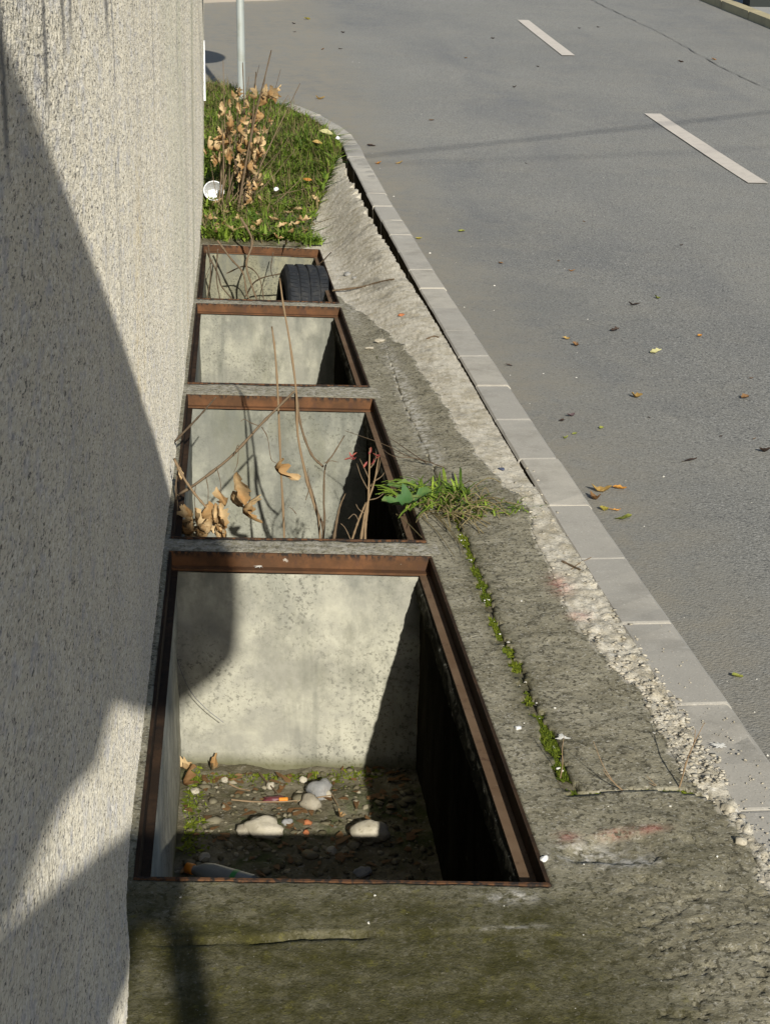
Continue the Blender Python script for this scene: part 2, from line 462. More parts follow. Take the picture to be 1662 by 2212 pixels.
def plain(name, c, rough=.5, spec=.4, nz=None, metal=0.0):
    k = Mat(name, rough, spec); k.base(col(*c)); k.b.inputs['Metallic'].default_value = metal
    if nz: k.mix(col(*nz[1]), k.ramp(k.noise(nz[0], 5, .7), .5, .72, 0, .7))
    k.bump(k.noise(120, 3), .08, .001)
    return k.done()
M['plastic_white'] = plain('white_plastic', (.74, .74, .76), .35, .5, (20, (.60, .59, .57)))
M['plastic_red'] = plain('red_printed_plastic', (.30, .07, .03), .4, .5, (30, (.12, .05, .08)))
M['galv'] = plain('galvanised_steel', (.27, .29, .27), .6, .4, (9, (.20, .20, .15)), .1)
M['white_bead'] = plain('white_trim', (.70, .71, .73), .5, .4, (15, (.50, .50, .50)))
M['dark_metal'] = plain('dark_painted_metal', (.09, .09, .09), .5, .4, (12, (.14, .12, .10)))
M['far_dark'] = plain('dark_wall_coat', (.022, .025, .024), .85, .2, (6, (.035, .036, .034)))
M['far_kerb'] = plain('faded_yellow_kerb', (.36, .31, .19), .85, .2, (3, (.16, .14, .11)))
M['far_pink'] = plain('side_paving', (.27, .24, .20), .85, .2, (8, (.26, .22, .19)))
M['far_pave'] = plain('far_paving', (.27, .265, .25), .9, .2, (4, (.19, .185, .175)))
M['cable'] = plain('black_cable', (.02, .02, .02), .6, .3)
M['orange_plastic'] = plain('orange_plastic', (.62, .20, .01), .4, .5)
M['bottle'] = plain('cloudy_plastic', (.20, .21, .20), .25, .5, (25, (.16, .17, .17)))
M['bottle_green'] = plain('green_band', (.02, .22, .05), .4, .5)
M['maroon'] = plain('maroon_plastic', (.10, .02, .025), .5, .4)
M['blue'] = plain('blue_plastic_scrap', (.05, .06, .10), .5, .4)
M['tar'] = plain('crack_tar', (.135, .133, .122), .9, .15)
k = Mat('tyre_rubber', .75, .2); k.base(col(.017, .019, .022)); k.mix(col(.055, .053, .048), k.ramp(k.noise(16, 5, .7), .50, .72, 0, .7)); k.mix(col(.12, .11, .09), k.ramp(k.noise(60, 4, .7), .64, .72, 0, .6))
M['rubber'] = k.done()
M['signface'] = plain('sign_face', (.6, .6, .6), .5, .4)

# ================================================================== THE SETTING
# wells: (Y at the wall side, Y at the street side) of the near and far edge
XL, XR = -.143, .405
WELLS = [((1.774, 1.721), (3.047, 2.985)), ((3.126, 3.075), (4.396, 4.328)), ((4.534, 4.475), (5.825, 5.735)), ((5.92, 5.825), (7.310, 7.160))]
LV = [-3.0]; LK = [.09]
for n_, f_ in WELLS:
    for a, b in (n_, f_):
        LV.append(a); LK.append((a - b) / (XR - XL))
LV.append(9.4); LK.append(.25)

def shear(v): return np.interp(v, LV, LK)

def kerb_in(Y):   # inner edge of the kerb
    return np.interp(Y, [-50, 3, 5, 6, 7, 8, 8.8, 9.1], [.706, .706, .698, .692, .680, .668, .652, .645])

def crack_x(Y):
    return np.interp(Y, [1.95, 2.0, 2.12, 2.25, 2.46, 2.56, 2.75, 2.96, 3.2, 3.6, 4.3, 4.9, 5.4], [.492, .483, .485, .481, .482, .475, .483, .487, .487, .489, .484, .50, .515]) + .004 * fbm(np.asarray(Y) * 22, 3.3, 3, 5)

def cross_y(x):
    return np.interp(x, [.45, .49, .59, .65, .70], [1.955, 1.962, 1.957, 1.944, 1.90]) + .004 * fbm(np.asarray(x) * 28, 1.7, 3, 9)

def fresh_x(Y):
    b = np.interp(Y, [-3, 1.0, 1.5, 1.685, 1.81, 1.89, 1.97, 2.06, 2.17, 2.29, 2.39, 2.49, 2.72, 2.98, 3.25, 3.47, 3.66, 4.27, 4.89, 5.25, 5.5, 5.75, 5.97, 6.2],
                  [.700, .700, .690, .680, .692, .684, .668, .672, .670, .678, .652, .645, .642, .655, .668, .641, .616, .592, .565, .524, .497, .46, .425, .30])
    return b - .010 * sstep(2.2, 3.4, Y) - .010 * sstep(1.9, 2.1, Y) * sstep(3.4, 2.9, Y) + .016 * fbm(np.asarray(Y) * 12, .4, 5, 21) * sstep(6.3, 5.6, Y)

def gap_drop(Y):   # how far the paving edge lies below the kerb top
    return np.interp(Y, [-3, 1.2, 2, 5.2, 6.0, 7.0, 8.0, 9.2], [.001, .001, .000, .003, .006, .010, .012, .02])

rg0 = np.random.default_rng(11)
def pave_z(x, Y):
    x = np.asarray(x, float); Y = np.asarray(Y, float)
    t = sstep(.43, .66, x)
    zr = zk(Y) - gap_drop(Y)
    left = np.where(Y > 7.25, (zk(Y) - .09) * sstep(7.25, 9.3, Y), 0)
    z = left * (1 - t) + zr * t
    z = z + .0022 * fbm(x * 7, Y * 7, 2, 1) + .0016 * fbm(x * 30, Y * 30, 3, 2) + .0011 * fbm(x * 95, Y * 95, 2, 3)
    rough = sstep(.42, .52, x) * sstep(1.95, 1.80, Y) + .35 * sstep(1.75, 1.5, Y)
    chunk = np.abs(fbm(x * 26, Y * 26, 3, 8))
    z = z - rough * .0040 * (sstep(.07, .0, chunk) - .15) + rough * .002 * fbm(x * 14, Y * 14, 3, 19)
    # shallow step where a skim coat has broken away in front of the nearest well
    line = 1.632 + .012 * fbm(x * 16, .3, 4, 31) - .02 * sstep(.25, .42, x)
    z = z + .0022 * sstep(line - .004, line + .004, Y) * sstep(-.12, -.03, x) * sstep(.44, .36, x) * sstep(1.80, 1.70, Y)
    z = z - .011 * np.exp(-((Y - line + .004) / .0042) ** 2) * sstep(-.14, -.02, x) * sstep(.42, .36, x) * sstep(-.35, .0, fbm(x * 11, .9, 2, 34) + .12)
    fm = sstep(-.006, .010, x - fresh_x(Y))
    lump = (.010 * np.abs(fbm(x * 42, Y * 42, 3, 12)) + .006 * fbm(x * 120, Y * 120, 2, 13)) * np.interp(Y, [2, 3.2, 4, 7], [1, .55, .25, .2]) + .0013 * rg0.normal(size=np.shape(x)).clip(-2, 2) * sstep(3, 5, Y) * (np.ndim(x) > 1)
    z = z + fm * (lump - np.where(Y < 3.4, .001, .006))
    # worn hollow of broken surface by the street-side corner
    d = np.hypot((x - .50) / .07, (Y - 1.80) / .045)
    z = z - .010 * sstep(1.0, .3, d + .4 * fbm(x * 30, Y * 30, 3, 77))
    return z

# ---- grid of the paving
def lin(a, b, n): return list(np.linspace(a, b, n + 1)[:-1])
vb = [.95] + [q for n_, f_ in WELLS for q in (n_[0], f_[0])] + [9.25]
rows = lin(-2.5, .95, 30)
for a, b in zip(vb[:-1], vb[1:]):
    st = .0031 * max(.5 * (a + b), 1.6)
    rows += lin(a, b, max(4, int((b - a) / st)))
rows.append(9.25)
rows = np.array(rows)
NA, NBc, NC = 3, 92, 66
us = np.concatenate([np.linspace(-.17, XL, NA + 1)[:-1], np.linspace(XL, XR, NBc + 1)[:-1]])
nr, nl, nc = len(rows), len(us), len(us) + NC + 1
VX = np.zeros((nr, nc)); VYc = np.zeros((nr, nc))
VX[:, :nl] = us[None, :]
xr = kerb_in(rows) - np.interp(rows, [0, 3.0, 3.8], [-.004, -.004, .004]) - np.interp(rows, [0, 4.8, 5.6, 6.2, 7.2, 8.6, 9], [.0, .001, .004, .014, .030, .034, .016]) * (1 + .9 * fbm(rows * 19, .7, 4, 41) + .4 * vn(rows * 90, .2 + 0 * rows, 43))
tt = np.linspace(0, 1, NC + 1)
VX[:, nl:] = XR + (xr[:, None] - XR) * tt[None, :]
VYc = rows[:, None] - shear(rows)[:, None] * (VX - XL)
jit = sstep(2.0, 3.0, np.arange(nc))[None, :] * sstep(XR + .004, XR + .01, VX)
VZ = pave_z(VX, VYc)
# ragged edge against the steel
edge = np.minimum(np.abs(VX - XR), np.abs(VX - XL))
fr_m = np.clip((VX - fresh_x(VYc)) / .022 * .5 + .5, 0, 1)
green = sstep(1.92, 1.60, VYc) * sstep(.60, .2, VX) * 1.0 + .10 * sstep(2.2, 1.7, VYc) + .35 * sstep(.1, .6, vn(VX * 5, VYc * 5, 97)) * sstep(2.0, 1.7, VYc)
green = np.maximum(green, .75 * np.exp(-((VX - crack_x(VYc)) / .02) ** 2) * sstep(4.0, 3.2, VYc) * sstep(1.9, 2.0, VYc))
green = np.maximum(green, .9 * np.exp(-(((VX - .455) / .05) ** 2 + ((VYc - 6.15) / .35) ** 2)) + .9 * np.exp(-(((VX - .44) / .03) ** 2 + ((VYc - 6.95) / .2) ** 2)))
red = .40 * np.exp(-(((VX - .452) / .014) ** 2 + ((VYc - 1.845) / .012) ** 2)) + .42 * np.exp(-(((VX - .522) / .022) ** 2 + ((VYc - 1.845) / .009) ** 2)) + .5 * np.exp(-(((VX - .57) / .02) ** 2 + ((VYc - 1.845) / .008) ** 2)) \
    + .45 * np.exp(-(((VX - .635) / .02) ** 2 + ((VYc - 2.78) / .05) ** 2)) + .4 * np.exp(-(((VX - .64) / .02) ** 2 + ((VYc - 2.62) / .02) ** 2))
pale = np.exp(-(((VX - .47) / .05) ** 2 + ((VYc - 1.80) / .03) ** 2)) + np.exp(-(((VX - .345) / .035) ** 2 + ((VYc - 1.70) / .014) ** 2)) + .9 * np.exp(-(((VX - .53) / .04) ** 2 + ((VYc - 1.77) / .02) ** 2)) \
    + .8 * np.exp(-((VX - .50) / .022) ** 2) * sstep(3.55, 3.7, VYc) * sstep(5.4, 4.6, VYc) + .55 * np.exp(-(((VX - .335) / .045) ** 2 + ((VYc - 1.628) / .004) ** 2)) \
    + .6 * np.exp(-((VX - .44) / .03) ** 2) * sstep(5.2, 5.6, VYc)
for (n1, f1), (n2, f2) in zip(WELLS[:-1], WELLS[1:]):
    bm_m = sstep(f1[0] - .01, f1[0] + .02, rows) * sstep(n2[0] + .01, n2[0] - .02, rows)
    pale = np.maximum(pale, .5 * bm_m[:, None] * (VX < XR + .02))
SYM = (VX, VYc, VZ)

I = np.arange(nr * nc).reshape(nr, nc)
q00, q01, q11, q10 = I[:-1, :-1], I[:-1, 1:], I[1:, 1:], I[1:, :-1]
cxm = .25 * (VX[:-1, :-1] + VX[:-1, 1:] + VX[1:, 1:] + VX[1:, :-1])
cym = .25 * (VYc[:-1, :-1] + VYc[:-1, 1:] + VYc[1:, 1:] + VYc[1:, :-1])
rv = .5 * (rows[:-1] + rows[1:])
hole = np.zeros(cxm.shape, bool)
ci = np.arange(nc - 1)
for n_, f_ in WELLS:
    hole |= ((rv > n_[0]) & (rv < f_[0]))[:, None] & ((ci >= NA) & (ci < nl))[None, :]
cw = .0075 * sstep(3.75, 3.3, cym) + .0012
in_B = (cxm > crack_x(cym)) & (cym > cross_y(cxm)) & (cym < 5.35)
is_fresh = cxm > fresh_x(cym)
crack = ((np.abs(cxm - crack_x(cym)) < cw * (1 + .7 * vn(cym * 60, 0 * cym, 3))) & (cym > cross_y(cxm)) & (cym < 4.8)) | \
        ((np.abs(cym - cross_y(cxm)) < .0035 * (1 + .8 * vn(cxm * 70, 0 * cxm, 4))) & (cxm > .47) & (cxm < .68) & ~is_fresh)
crack &= ~is_fresh

def sheet(name, mask, mat, parent, skirt=.035):
    idx = np.stack([q00[mask], q01[mask], q11[mask], q10[mask]], 1)
    used, inv = np.unique(idx, return_inverse=True)
    fc = inv.reshape(idx.shape)
    V = np.stack([VX.ravel()[used], VYc.ravel()[used], VZ.ravel()[used]], 1)
    at_ = {'fresh': fr_m, 'green': np.clip(green, 0, 1), 'red': np.clip(red, 0, 1), 'pale': np.clip(pale, 0, 1)}
    at_ = {k_: a.ravel()[used] for k_, a in at_.items()}
    E = np.concatenate([fc[:, [0, 1]], fc[:, [1, 2]], fc[:, [2, 3]], fc[:, [3, 0]]])
    key = np.sort(E, 1); key = key[:, 0].astype(np.int64) * len(V) + key[:, 1]
    u, ix, cnt = np.unique(key, return_index=True, return_counts=True)
    be = E[ix[cnt == 1]]
    bvs = np.unique(be)
    mp = np.full(len(V), -1); mp[bvs] = len(V) + np.arange(len(bvs))
    V2 = V[bvs].copy(); V2[:, 2] -= skirt
    sk = np.stack([be[:, 1], be[:, 0], mp[be[:, 0]], mp[be[:, 1]]], 1)
    V = np.concatenate([V, V2]); fc = np.concatenate([fc, sk])
    at_ = {k_: np.concatenate([a, a[bvs]]) for k_, a in at_.items()}
    return mesh_obj(name, V, fc, mat, parent, False, at_)

pavement = tag(empty('pavement', (.3, 2, 0)), kind='structure')
base = ~hole & ~crack
sheet('concrete_slab', base & ~in_B & ~is_fresh, M['paving'], pavement)
sheet('concrete_slab', base & in_B & ~is_fresh, M['paving'], pavement)
sheet('mortar_strip', base & is_fresh, M['paving'], pavement, .14)
# soil under the slot along the kerb and under the cracks
b = MB()
ys = np.linspace(-2, 9.4, 90)
for i in range(89):
    p = []
    for y_ in (ys[i], ys[i + 1]):
        p += [(float(kerb_in(y_)) - .15, y_, float(zk(y_)) - .15), (float(kerb_in(y_)) + .09, y_, float(zk(y_)) - .15)]
    b.add(p, [(0, 1, 3, 2)])
b.build('subsoil', M['dirt'], pavement)
b = MB()
ys = np.linspace(1.90, 4.9, 60)
for i in range(59):
    z0 = float(pave_z(.5, ys[i])) - .009; z1 = float(pave_z(.5, ys[i + 1])) - .009
    b.add([(.46, ys[i], z0), (.53, ys[i], z0), (.53, ys[i + 1], z1), (.46, ys[i + 1], z1)], [(0, 1, 2, 3)])
b.add([(.531, 1.90, -.004), (.70, 1.90, .001), (.70, 2.0, .001), (.531, 2.0, -.004)], [(0, 1, 2, 3)])
b.build('crack_soil', M['dirt'], pavement)

# ---- kerb: single stones along one line
KP = [np.array([float(kerb_in(y)) + .052, y]) for y in np.arange(-1.575, 8.9, .346)]
cv = [(.708, 9.05), (.693, 9.45), (.652, 9.78), (.552, 10.23), (.415, 10.61), (.20, 11.05), (-.045, 11.48), (-.21, 11.68), (-.75, 12.12), (-1.5, 12.6)]
cvp = curve_pts([np.array(q) for q in cv], 80)
acc = 0; last = KP[-1]
for q in cvp:
    if np.linalg.norm(q - last) >= .346:
        KP.append(q); last = q
def kerb_sec(p, t, top, inset=0.0):
    nrm = np.array([t[1], -t[0]])           # towards the road
    z = float(zk(p[1])) + top
    out = []
    for o_, dz in ((-.052, -.20), (-.052, -.005), (-.047, 0), (.043, 0), (.052, -.010), (.052, -.20)):
        s_ = o_ - math.copysign(inset, o_)
        q = p + nrm * s_
        out.append((q[0], q[1], z + dz))
    return out
kerb = tag(empty('kerb', (.75, 3, 0)), kind='structure')
rng = random.Random(4)
for i in range(len(KP) - 1):
    p0, p1 = KP[i], KP[i + 1]
    t = (p1 - p0) / np.linalg.norm(p1 - p0)
    off = np.array([rng.uniform(-.003, .003), 0]); dz = rng.uniform(-.003, .002)
    g = rng.uniform(.0012, .0024)
    Ls = np.linalg.norm(p1 - p0)
    st = [g, g + .005] + [g + .005 + (Ls - 2 * g - .01) * q for q in (.2, .4, .6, .8)] + [Ls - g - .005, Ls - g]
    b = MB(); vs = []; fs = []
    for n_, d_ in enumerate(st):
        end = n_ in (0, len(st) - 1)
        sec = kerb_sec(p0 + t * d_ + off, t, dz - (.0016 if end else 0) + rng.uniform(-.0002, .0002))
        vs += [(q[0] + rng.uniform(-.0006, .0006), q[1], q[2] - (rng.random() ** 8 * .006 if k_ == 3 else 0)) for k_, q in enumerate(sec)]
        if n_:
            for k_ in range(6):
                k2 = (k_ + 1) % 6
                fs.append(((n_ - 1) * 6 + k_, (n_ - 1) * 6 + k2, n_ * 6 + k2, n_ * 6 + k_))
    fs += [(5, 4, 3, 2, 1, 0), tuple(range(len(vs) - 6, len(vs)))]
    b.add(vs, fs)
    ko = b.build('kerb_stone', M['kerb'], kerb)
    ko.data.materials.append(M['kerb_shade'])
    for n_ in range(7): ko.data.polygons[n_ * 6].material_index = 1      # inner face, its shade put into the colour
b = MB(); vs = []; fs = []
for i, p in enumerate(KP):
    t = KP[min(i + 1, len(KP) - 1)] - KP[max(i - 1, 0)]; t = t / np.linalg.norm(t)
    vs += kerb_sec(p, t, -.0035, .003)
    if i:
        for k_ in range(6):
            k2 = (k_ + 1) % 6
            fs.append(((i - 1) * 6 + k_, (i - 1) * 6 + k2, i * 6 + k2, i * 6 + k_))
b.add(vs, fs); b.build('joint_mortar', M['joint'], kerb)

# ---- road: one sheet from the kerb line outwards
path = [np.array([.735, -12.0])] + [p for p in KP if p[1] > -1.5] + [np.array([-6, 14.5]), np.array([-45, 26])]
n_path = len(path)
ang = []
outer = []
for i, p in enumerate(path):
    if p[1] < 8.6: outer.append(np.array([60, p[1] * 1.0]))
    else: outer.append(None)
idxs = [i for i, o_ in enumerate(outer) if o_ is None]
ring = [np.array(q) for q in [(60, 9), (60, 95), (0, 120), (-45, 95), (-45, 27)]]
rl = np.cumsum([0] + [np.linalg.norm(ring[i + 1] - ring[i]) for i in range(4)])
for j, i in enumerate(idxs):
    s_ = rl[-1] * (j + 1) / len(idxs)
    kx = np.interp(s_, rl, [q[0] for q in ring]); ky = np.interp(s_, rl, [q[1] for q in ring])
    outer[i] = np.array([kx, ky])
NS = 90
sp = (np.linspace(0, 1, NS + 1)) ** 2.2
P0 = np.array(path); P1 = np.array(outer)
GX = P0[:, None, 0] + (P1 - P0)[:, None, 0] * sp[None, :]
GY = P0[:, None, 1] + (P1 - P0)[:, None, 1] * sp[None, :]
GZ = zk(GY) - UPSTAND + .004 * fbm(GX * .8, GY * .8, 3, 2)
Ir = np.arange(GX.size).reshape(GX.shape)
fc = np.stack([Ir[:-1, :-1].ravel(), Ir[:-1, 1:].ravel(), Ir[1:, 1:].ravel(), Ir[1:, :-1].ravel()], 1)
road = tag(mesh_obj('road', np.stack([GX.ravel(), GY.ravel(), GZ.ravel()], 1), fc, M['asphalt'], None, True), kind='structure')

def road_z(x, y): return float(zk(y)) - UPSTAND + float(.004 * fbm(x * .8, y * .8, 3, 2))
def road_strip(name, pts, width, mat, lift, parent=None, jag=0.0, seed=1):
    r_ = random.Random(seed)
    pts = [np.asarray(q, float) for q in pts]
    b = MB(); vs = []; fs = []
    for i, q in enumerate(pts):
        d = pts[min(i + 1, len(pts) - 1)] - pts[max(i - 1, 0)]; d /= np.linalg.norm(d)
        nn = np.array([d[1], -d[0]])
        wd = width * (1 + r_.uniform(-jag, jag))
        for s_ in (-1, 1):
            e = q + nn * s_ * wd / 2
            vs.append((e[0], e[1], road_z(e[0], e[1]) + lift))
        if i: fs.append((2 * i - 2, 2 * i - 1, 2 * i + 1, 2 * i))
    b.add(vs, fs)
    return b.build(name, mat, parent)
for y0, y1, x0, x1 in ((8.6, 11.05, 2.978, 3.0), (14.04, 16.6, 3.01, 3.055), (2.9, 5.5, 2.93, 2.955), (19.6, 22.2, 3.11, 3.16)):
    m = road_strip('lane_marking', [(x0 + (x1 - x0) * t, y0 + (y1 - y0) * t) for t in np.linspace(0, 1, 12)], .118, M['paint'], .007)
    tag(m, kind='structure')
rs = random.Random(8)
pts = []
for t in np.linspace(0, 1, 70):
    y = 11.0 + t * 11
    pts.append((4.27 + .025 * math.sin(y * 1.3) + rs.uniform(-.012, .012), y))
cr = road_strip('crack_seam', pts, .009, M['tar'], .007, road, .7)

# ---- far side of the street
fk = tag(empty('far_kerb', (5.7, 14, .6)), kind='structure')
y = 6.0; rk = random.Random(3)
while y < 32:
    b = MB(); x0 = 5.60 + .0 * y; z0, z1 = float(zk(y)) - UPSTAND, float(zk(y + .98)) - UPSTAND
    b.hexa([(x0, y, z0 - .1), (x0 + .15, y, z0 - .1), (x0 + .15, y + .98, z1 - .1), (x0, y + .98, z1 - .1), (x0, y, z0 + .09), (x0 + .15, y, z0 + .09), (x0 + .15, y + .98, z1 + .09), (x0, y + .98, z1 + .09)])
    b.build('kerb_stone', M['far_kerb'], fk); y += 1.0
b = MB()
for y in np.arange(4, 34, 1.0):
    z0, z1 = float(zk(y)) - .025, float(zk(y + 1)) - .025
    b.add([(5.752, y, z0), (14, y, z0), (14, y + 1, z1), (5.752, y + 1, z1)], [(0, 1, 2, 3)])
tag(b.build('far_pavement', M['far_pave']), kind='structure')
b = MB()
for i in range(34):
    x0 = 5.79 + i * .42; zb = float(zk(18.2)) - .2
    b.box((x0, 17.55 + .01 * (i % 2), zb), (x0 + .415, 17.8, zb + 2.1 + .01 * (i % 3)))
b.box((5.77, 17.5, zb + 2.12), (20.3, 17.85, zb + 2.2))
tag(b.build('garden_wall', M['far_dark']), 'dark garden wall across the far pavement at the top right corner', 'wall')
# kerb of the side street, top left
b = MB(); pk = curve_pts([np.array(q) for q in [(-7, 13.9), (-3, 16.15), (-.25, 17.72), (.68, 18.2), (1.1, 18.9), (1.2, 21), (1.25, 26)]], 40)
vs = []; fs = []
for i, p in enumerate(pk):
    t = pk[min(i + 1, 39)] - pk[max(i - 1, 0)]; t /= np.linalg.norm(t); nn = np.array([t[1], -t[0]])
    z = float(zk(p[1])) - UPSTAND
    for o_, dz in ((0, -.1), (0, .11), (-.15, .115), (-1.6, .12), (-1.6, -.1)):
        q = p + nn * o_; vs.append((q[0], q[1], z + dz))
    if i: fs += [((i - 1) * 5 + k_, i * 5 + k_, i * 5 + k_ + 1, (i - 1) * 5 + k_ + 1) for k_ in range(4)]
b.add(vs, fs)
tag(b.build('side_pavement', M['far_pink']), kind='structure')

# ---- house wall
def wall_x(Y, Z):
    Y = np.asarray(Y, float); Z = np.asarray(Z, float)
    x = -.154 + .024 * np.clip(Z, 0, 1.25) / 1.1 * sstep(3.2, 8.2, Y)
    x = x + .016 * sstep(1.9, 1.45, Y) * sstep(.16, -.02, Z) + .006 * sstep(1.72, 1.60, Y) * sstep(.10, .0, Z) * 1.0
    return x + .0025 * fbm(Y * 2.2, Z * 2.2, 2, 6)
ycol = [.5]
while ycol[-1] < 8.3: ycol.append(ycol[-1] + max(.0030, .0017 * ycol[-1]))
ycol[-1] = 8.3
ycol = np.array(ycol)
zrow = np.concatenate([[-.3], np.arange(-.06, 1.20, .0042)])
WY, WZ = np.meshgrid(ycol, zrow)
rg = np.random.default_rng(5)
sc = np.clip(WY / 2.2, .8, 2.2)
disp = .00042 * sc ** .9 * rg.normal(size=WY.shape).clip(-2.2, 2.2) + .0006 * fbm(WY * 140, WZ * 140, 2, 14)
WX = wall_x(WY, WZ) + disp
Iw = np.arange(WX.size).reshape(WX.shape)
fc = np.stack([Iw[:-1, :-1].ravel(), Iw[:-1, 1:].ravel(), Iw[1:, 1:].ravel(), Iw[1:, :-1].ravel()], 1)
bw = empty('building_wall', (-.2, 4, 0))
tag(bw, 'tall pale roughcast house wall with dark streaks along the light wells', 'wall')
mesh_obj('render_coat', np.stack([WX.ravel(), WY.ravel(), WZ.ravel()], 1), fc, M['roughcast'], bw, False)
b = MB()
b.box((-6, -.29, 1.19), (-.158, 8.298, 3.4)); b.box((-6, -6, -.3), (-.165, .52, 3.398)); b.box((-6, .52, -.3), (-.19, 8.29, 1.188))
b.build('wall_core', M['roughcast'], bw)
b = MB(); b.box((-.140, 8.28, .60), (-.129, 8.32, .90)); b.build('corner_bead', M['white_bead'], bw)

blocker = empty('wall_shadow_blocker', (-.13, 7.22, 1.38)); tag(blocker, 'added dark shadow blocker high on the house wall near its corner', 'blocker')  # added out of view, only to cast a shadow near the wall corner
b = MB(); b.box((-.14, 7.18, 1.55), (-.10, 7.26, 1.63)); b.build('blocker_bracket', M['dark_metal'], blocker)
b = MB(); b.tube([(-.07, 7.22, 1.40), (-.07, 7.22, 1.43), (-.07, 7.22, 1.60), (-.07, 7.22, 1.64)], [.03, .055, .06, .02], 18); b.build('blocker_body', M['dark_metal'], blocker)

# ---- verge of soil, under grass
def soil_z(x, Y):
    x = np.asarray(x, float); Y = np.asarray(Y, float)
    lim = 7.33 - .27 * np.clip(x - XL, 0, .6)
    a = pave_z(x, np.minimum(Y, 9.3)) + .020 * sstep(lim, lim + .12, Y) + .018 * fbm(x * 5, Y * 5, 3, 50) * sstep(lim, lim + .2, Y) + .002
    b_ = zk(Y) - .03 + .018 * fbm(x * 5, Y * 5, 3, 50)
    t = sstep(8.6, 9.3, Y)
    return a * (1 - t) + b_ * t
def verge_edge(Y):      # street-side limit of the verge
    return np.where(np.asarray(Y) < 9.0, np.interp(Y, [7.28, 7.5, 7.9, 8.3, 8.7, 9.0], [.36, .40, .43, .49, .58, .63]),
                    np.interp(Y, [9.0, 9.45, 9.78, 10.23, 10.61, 11.05, 11.48, 11.68], [.645, .635, .60, .50, .37, .155, -.085, -.25]))
gy = np.linspace(7.335, 11.75, 120); gt = np.linspace(0, 1, 40)
SX = np.zeros((120, 40)); SYg = np.repeat(gy[:, None], 40, 1)
lo = np.where(gy < 8.28, -.158, np.interp(gy, [8.28, 8.35, 11.75], [-.158, -1.6, -1.9]))
hi = verge_edge(gy)
SX = lo[:, None] + (np.maximum(hi, lo + .02) - lo)[:, None] * gt[None, :]
SYg = SYg - .25 * np.clip(SX - XL, 0, .6) * sstep(8.2, 7.3, SYg)
SZ = soil_z(SX, SYg)
SZ = SZ - .03 * sstep(.9, 1.0, gt)[None, :]
Is = np.arange(SX.size).reshape(SX.shape)
fc = np.stack([Is[:-1, :-1].ravel(), Is[:-1, 1:].ravel(), Is[1:, 1:].ravel(), Is[1:, :-1].ravel()], 1)
tag(mesh_obj('ground', np.stack([SX.ravel(), SYg.ravel(), SZ.ravel()], 1), fc, M['dirt'], None, True), kind='structure')
def ground_h(x, Y):
    z = soil_z(x, Y)
    return float(z) if np.ndim(z) == 0 else z

